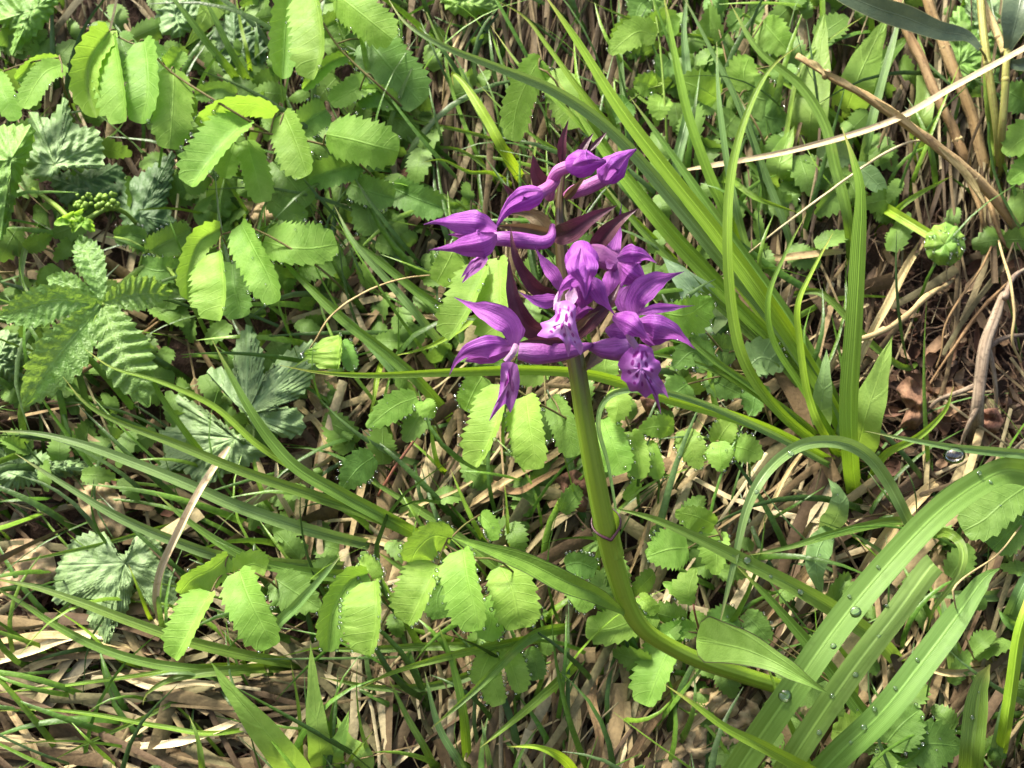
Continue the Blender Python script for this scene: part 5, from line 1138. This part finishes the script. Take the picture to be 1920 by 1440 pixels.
for i, (pts, wd, mt, lb) in enumerate([
 ([(1085, 1230), (1072, 1290), (1080, 1360), (1066, 1470)], 26, 'straw', 'widest flat straw standing below the orchid stem'),
 ([(1120, 1240), (1110, 1310), (1125, 1380), (1112, 1470)], 20, 'straw_brown', 'brown flat straw beside the widest flat straw'),
 ([(1330, 1230), (1270, 1300), (1215, 1370), (1160, 1460)], 18, 'straw_brown', 'dark slanting stalk before the crumpled beige leaf'),
 ([(1420, 1240), (1330, 1330), (1250, 1400), (1200, 1470)], 22, 'straw', 'long pale slanting stalk resting on the crumpled beige leaf'),
 ([(660, 1260), (610, 1340), (560, 1400), (520, 1470)], 15, 'straw_brown', 'brown straw crossing the upright pointed leaves'),
 ([(480, 1470), (520, 1410), (560, 1350), (610, 1300)], 18, 'straw_pale', 'pale straw propped behind the upright pointed leaves'),
 ([(-40, 1250), (60, 1220), (150, 1190), (260, 1200)], 22, 'straw_pale', 'thick bleached straw lying level under the lobed leaf tip'),
 ([(-40, 1210), (80, 1190), (180, 1200), (300, 1230)], 18, 'straw', 'tan straw lying along the thick bleached one'),
 ([(0, 1290), (60, 1250), (130, 1230), (210, 1225)], 16, 'straw', 'tan straw slanting under the wiry stems'),
 ([(80, 1470), (60, 1400), (30, 1350), (10, 1320)], 16, 'straw', 'short straw pointing up from the dark soil corner'),
 ([(240, 1400), (330, 1392), (400, 1370), (470, 1340)], 18, 'straw_pale', 'split pale straw end beside the small dark blade'),
 ([(210, 1260), (290, 1290), (370, 1280), (460, 1290)], 12, 'straw_pale', 'thin bleached straw across the wiry green stems'),
 ([(620, 1000), (700, 1010), (780, 1040), (860, 1090)], 14, 'straw', 'straw under the dark arching blades'),
 ([(560, 760), (600, 800), (620, 850), (660, 900)], 12, 'straw', 'straw sticking out below the tan dead leaf'),
 ([(880, 880), (960, 920), (1010, 900), (1080, 860)], 14, 'straw_brown', 'bowed brown straw under the pair of large bright leaflets'),
 ([(860, 960), (950, 900), (1040, 850), (1090, 800)], 16, 'straw', 'tan straw slanting up towards the green orchid stem'),
 ([(950, 990), (1010, 930), (1070, 900), (1110, 890)], 12, 'straw', 'thin tan straw ending at the green orchid stem'),
 ([(1560, 1010), (1500, 1090), (1440, 1150), (1380, 1230)], 20, 'straw_brown', 'brown stalk lying under the curled glaucous leaf'),
 ([(1760, 900), (1700, 960), (1660, 1010), (1610, 1080)], 26, 'straw', 'thick pale stalk under the widest strap leaf'),
 ([(1880, 1250), (1790, 1262), (1720, 1250), (1650, 1260)], 16, 'straw', 'tan straw lying behind the third strap leaf'),
 ([(1750, 1220), (1720, 1280), (1705, 1340), (1690, 1380)], 26, 'straw_brown', 'thick brown rotten stalk in the shade of strap leaves'),
 ([(1915, 985), (1870, 1040), (1800, 1090), (1790, 1130), (1835, 1260)], 5, 'straw', 'kinked thread thin straw in front of the curled blade'),
 ([(400, 530), (340, 560), (300, 590), (270, 620)], 9, 'straw_brown', 'thin brown twig leaning on the wrinkled leaf'),
 ([(100, 60), (112, 110), (122, 160), (130, 230)], 8, 'straw_pale', 'white bleached straw hanging near the arched leaflet pair'),
 ([(95, 40), (98, 100), (96, 170), (90, 230)], 7, 'straw_pale', 'second white straw hanging beside the bleached one'),
 ([(330, 300), (334, 360), (328, 420), (330, 470)], 6, 'straw_pale', 'single pale thread of straw before the large dark lobe'),
 ([(1010, 90), (990, 150), (985, 220), (1000, 290)], 12, 'straw', 'pale straw hanging behind the narrow bright leaflet'),
 ([(880, 40), (850, 90), (835, 140), (830, 200)], 8, 'straw', 'straw hanging in the dark gap at the top')]):
    hh = [1, 4 + i % 4, 4 + (i * 3) % 4, 0]
    if 'kinked' in lb: hh = [12, 24, 32, 32, 14, -1]
    straw(lb, pts, hh, wd, mt, .3 if wd > 10 else .7)
# canes of dwarf bamboo
def cane(label, pts, h, wd, mt, joints=(), name='bamboo_cane', ends=(1, 1)):
    p3 = P(pts, h); m = mpp(p3[0]); t = thing(name, p3[-1], label, 'cane', 'bamboo canes')
    g_ = tube(p3, [wd * .42 * m * k for k in (ends[0], 1, 1, ends[1])], 14, 40, jit=.28 if 'dry' in label else .06); mesh('cane', g_, M[mt], t)
    for j in joints:
        c = g_[4][int(j * 40)]; d = (g_[4][min(40, int(j * 40) + 1)] - g_[4][max(0, int(j * 40) - 1)]).normalized()
        mesh('joint', tube([c - d * .0006, c, c + d * .0006], [wd * .42 * m * k for k in (1.0, 1.14, 1.0)], 12, 6), M['straw' if 'dry' in label else mt], t)
    return t
cane('dry brown leaning cane broken off at its upper end', [(1494, 104), (1560, 146), (1630, 184), (1740, 262), (1840, 345), (1900, 420), (1935, 500)], [22, 23, 22, 19, 14, 6, -3], 22, 'cane', (.12, .33, .6), ends=(.55, 1.15))
lc = [o for o in bpy.data.objects if o.get('label', '').startswith('dry brown leaning')][0]
for pts, h_, l_ in (([(1530, 128), (1580, 152), (1640, 192)], [25, 25.5, 25.5], 5), ([(1640, 186), (1700, 228), (1745, 272)], [25, 24.5, 22], 6), ([(1760, 276), (1815, 330), (1850, 388)], [21, 19, 17], 7), ([(1800, 320), (1840, 372), (1848, 420)], [19, 16, 12], 5), ([(1515, 112), (1535, 126), (1548, 142)], [25, 26, 26], 6)):
    mesh('sheath', lamina(pts, h_, l_, l_, 'lance', -25, 30, 16, 2, wave=.3), M['straw'], lc)
cane('dry mottled cane ending in a white joint', [(1676, -40), (1695, 45), (1726, 110), (1762, 190), (1790, 250), (1812, 310), (1830, 380)], [13, 13, 12, 10, 7, 3, -3], 22, 'cane', (.68,))
cane('dry tan cane behind the dark bamboo leaf', [(1726, -40), (1745, 20), (1776, 100), (1800, 160), (1825, 230), (1850, 330), (1862, 400)], [11, 10, 9, 7, 4, 0, -3], 24, 'cane', (.3,))
cane('dry speckled thin cane leaning behind the oval bamboo leaf', [(1820, -40), (1850, 20), (1872, 70), (1884, 100)], [16, 17, 18, 18], 16, 'straw', (.8,))
cane('yellow green cane carrying the long dark leaf', [(1836, -40), (1842, 40), (1850, 110), (1862, 190), (1872, 280), (1866, 380)], [20, 22, 23, 19, 10, -3], 17, 'cane_green', (.38,))
cane('greenish twin cane with brown sheaths by the scalloped leaf', [(1900, 60), (1888, 110), (1884, 180), (1878, 260), (1876, 370)], [24, 24, 20, 12, -3], 17, 'cane_green', (.25,))
cane('pale green stem with a drop next to the yellow green cane', [(1848, 130), (1852, 200), (1860, 260), (1862, 310), (1858, 370)], [22, 18, 11, 6, -3], 13, 'stalk_green', ())
bl_ = thing('bamboo_leaf', at(1846, 112, 23), 'long dark grey green bamboo leaf hanging over the canes', 'leaf', 'bamboo grass leaves')
mesh('blade', lamina([(1838, 92), (1812, 68), (1760, 58), (1700, 34), (1640, 14), (1560, -22), (1480, -60)], [27, 29, 30, 30, 30, 29, 27], 24, 22, 'lance', [20, -10], [-10, 20], 60, 5, roll=[30, -10, -20]), M['sasa'], bl_)
mesh('stalk', ptube([(1848, 114, 22), (1846, 104, 25), (1836, 90, 27)], 0, [3, 2.5, 2], 6), M['cane_green'], bl_)
bl_ = thing('bamboo_leaf', at(1888, 100, 24), 'broad oval dark bamboo leaf with a pale rim', 'leaf', 'bamboo grass leaves')
mesh('blade', lamina([(1890, 92), (1900, 60), (1912, 10), (1930, -60), (1950, -120)], [25, 30, 32, 30, 26], 36, 40, 'lance', 12, 15, 50, 5), M['sasa'], bl_)
mesh('stalk', ptube([(1886, 108, 24), (1890, 90, 25)], 0, [3, 2.5], 6), M['cane_green'], bl_)
bl_ = thing('bamboo_leaf', at(1896, 130, 22), 'small dark bamboo leaf beneath the broad oval one', 'leaf', 'bamboo grass leaves')
mesh('blade', lamina([(1886, 118), (1910, 122), (1950, 118), (1990, 130)], [23, 24, 24, 22], 14, 16, 'lance', 12, 15, 40, 4), M['sasa'], bl_)
# weathered root
rt = thing('root', at(1828, 830, -3), 'weathered grey root standing out of the soil with side rootlets', 'root')
mesh('main_root', ptube([(1882, 545, 2), (1868, 590, 9), (1848, 645, 12), (1838, 710, 11), (1832, 770, 8), (1826, 840, -3)], 0, [6, 10, 12, 11, 15, 14], 12, 40), M['wood'], rt)
for pts in ([(1884, 560), (1900, 520), (1930, 500)], [(1840, 660), (1870, 640), (1890, 632), (1930, 626)], [(1850, 640), (1862, 690), (1868, 740), (1866, 780)], [(1838, 720), (1800, 735), (1760, 750), (1735, 775)], [(1835, 760), (1815, 800), (1800, 840)]):
    mesh('rootlet', ptube(pts, [10, 7, 1], [6, 4.5, 3], 7, 16), M['wood'], rt)
straw('thin bent rootlet hanging from the overhang by the button leaf', [(1870, 440), (1880, 480), (1895, 530), (1902, 590), (1898, 640), (1915, 680)], [2, 10, 12, 11, 9, 3], 7, 'straw', 1, 'rootlet', 'root', 'hanging rootlets')
straw('crooked rootlet dangling over the bare soil', [(1865, 450), (1835, 510), (1800, 560), (1772, 610), (1765, 660), (1755, 690)], [2, 9, 11, 10, 9, 6], 6, 'straw_brown', 1, 'rootlet', 'root', 'hanging rootlets')
straw('slanting rootlet crossing behind the weathered root', [(1900, 520), (1840, 580), (1790, 650), (1730, 740)], [3, 5, 5, 0], 8, 'straw_brown', 1, 'rootlet', 'root', 'hanging rootlets')
straw('short dark rootlet fanning under the canes', [(1840, 340), (1862, 400), (1880, 450), (1905, 480)], [4, 7, 5, 0], 12, 'straw_brown', 1, 'rootlet', 'root', 'hanging rootlets')
straw('dark frayed rootlet beside the leaning cane foot', [(1800, 300), (1830, 370), (1845, 420), (1860, 470)], [3, 5, 3, -1], 14, 'straw_brown', 1, 'rootlet', 'root', 'hanging rootlets')
# dead leaves
def dead(label, ctr, out, mt='dead_leaf', bump=2.5, dome=2):
    g_ = star(ctr, out, 10, 6, 0, 0, dome, bump, (1,), -1.0, .4)
    o = mesh('dead_leaf', g_, M[mt]); tag(o, label, 'dead leaf', 'dead leaves'); return o
dead('tan folded dead leaf under the rough leaflet', (600, 735, 5), [(572, 700, 6), (600, 690, 7), (628, 704, 6), (640, 740, 4), (622, 766, 3), (598, 772, 3), (578, 745, 5)])
dead('large beige dead leaf lying behind the long raised blades', (190, 940, 3), [(140, 905, 3), (190, 895, 4), (225, 930, 4), (238, 985, 3), (215, 1012, 2), (170, 990, 3), (150, 950, 3)])
dead('broken beige dead leaf beside the three lobed leaf', (60, 1055, 3), [(0, 1020, 2), (60, 1010, 4), (100, 1040, 4), (105, 1080, 3), (60, 1110, 2), (0, 1120, 2)])
dead('crumpled beige leaf under the slanting stalks', (1340, 1350, 4), [(1240, 1360, 2), (1280, 1300, 5), (1340, 1290, 6), (1420, 1320, 5), (1430, 1380, 3), (1360, 1440, 2), (1270, 1430, 2)], bump=5)
dead('reddish crumpled leaf on the soil below the forked dry blade', (1718, 760, 5), [(1680, 730, 4), (1705, 705, 5), (1740, 740, 4), (1742, 775, 3), (1710, 812, 2), (1688, 800, 3), (1700, 765, 5)], 'dead_red', 5)
dead('curled red leaf half behind the weathered root', (1858, 790, 3), [(1842, 770, 4), (1868, 765, 5), (1882, 790, 4), (1866, 815, 3), (1846, 815, 2)], 'dead_red', 4)
dead('shredded brown leaf beside the orchid stem', (1072, 925, 5), [(1040, 900, 4), (1080, 880, 6), (1105, 910, 6), (1098, 960, 4), (1060, 970, 3)], 'dead_red', 6)
dead('dull red leaf behind the broad burnet leaflet', (735, 318, 3), [(700, 300, 3), (740, 295, 4), (790, 320, 3), (770, 355, 2), (720, 350, 2)], 'dead_red', 3)
dead('tan leaf under the bright saw edged leaflet pair', (470, 400, 5), [(455, 380, 6), (500, 378, 6), (560, 390, 4), (540, 430, 3), (490, 440, 3)])
dead('brown leaf scrap beneath the burnet fan', (505, 360, 4), [(480, 330, 5), (500, 340, 5), (545, 370, 4), (520, 395, 3), (490, 380, 4)])
dead('rust coloured leaf beneath the frilled orchid lip', (1228, 760, 6), [(1200, 745, 6), (1250, 740, 7), (1262, 770, 5), (1220, 785, 4)], 'dead_red', 4)
st_ = mesh('stone', blobs([(at(1545, 440, -2), .0042, .8)], .5), M['wood']); tag(st_, 'small grey stone in the soil behind the fan of blades', 'stone')

# ------------------------------------------------------------------ single water drops
def drop(px, py, key, rpx, label, hang=False, sq=.4, group='large water drops'):
    V_ = BLADES[key][0]
    d0 = (at(px, py, 30) - CAM).normalized()
    best = min(V_, key=lambda q: ((q - CAM).normalized() - d0).length)
    r = rpx * mpp(best); iv, jf = ico()
    nrm = (CAM - best).normalized() * .6 + NB * .4; nrm.normalize()
    if hang: Vd = [best + Vector((v.x * r * 1.25, v.y * r, v.z * r * 1.0 - r * .55)) for v in iv]
    else:
        q = nrm.to_track_quat('Z', 'Y').to_matrix()
        Vd = [best + q @ Vector((v.x * r, v.y * r, v.z * r * sq + r * sq * .35)) for v in iv]
    tag(mesh('water_drop', (Vd, jf, None), M['water']), label, 'water drop', group)
drop(1797, 850, 'hang', 17, 'largest clear drop hanging under the thin pale blade', True)
drop(1608, 1146, 'wide', 11, 'round clear drop resting on the widest strap leaf')
drop(1470, 1306, 'wide', 13, 'flat drop below the tip of the clasping orchid leaf')
for px, py, r in ((1838, 888, 5), (1858, 905, 4), (1560, 1215, 6), (1650, 1060, 4), (1420, 1395, 5), (1590, 1120, 4)):
    drop(px, py, 'wide', r, 'small drop on the widest strap leaf', group='drops on the widest strap leaf')
for px, py, r in ((1650, 1190, 4), (1600, 1270, 6), (1560, 1300, 5), (1660, 1130, 4), (1540, 1370, 6)):
    drop(px, py, 'torn', r, 'small drop on the strap leaf with the torn end', group='drops on the torn strap leaf')
for px, py, r in ((1620, 1360, 6), (1680, 1290, 4), (1720, 1235, 4), (1640, 1330, 5), (1600, 1390, 4)):
    drop(px, py, 'third', r, 'small drop on the folded strap leaf', group='drops on the folded strap leaf')
for px, py, r in ((1405, 1055, 8), (1500, 1110, 7), (1448, 1082, 4)):
    drop(px, py, 'touch', r, 'flat drop on the blade that touches the orchid stem', group='drops on the touching blade')
for px, py, r in ((1418, 925, 5), (1485, 850, 6)):
    drop(px, py, 'arch', r, 'drop on the arching bluish blade', group='drops on the arching blade')
for px, py, r in ((1824, 1340, 5), (1835, 1300, 3)):
    drop(px, py, 'short', r, 'drop on the short broad dark blade', group='drops on the short blade')
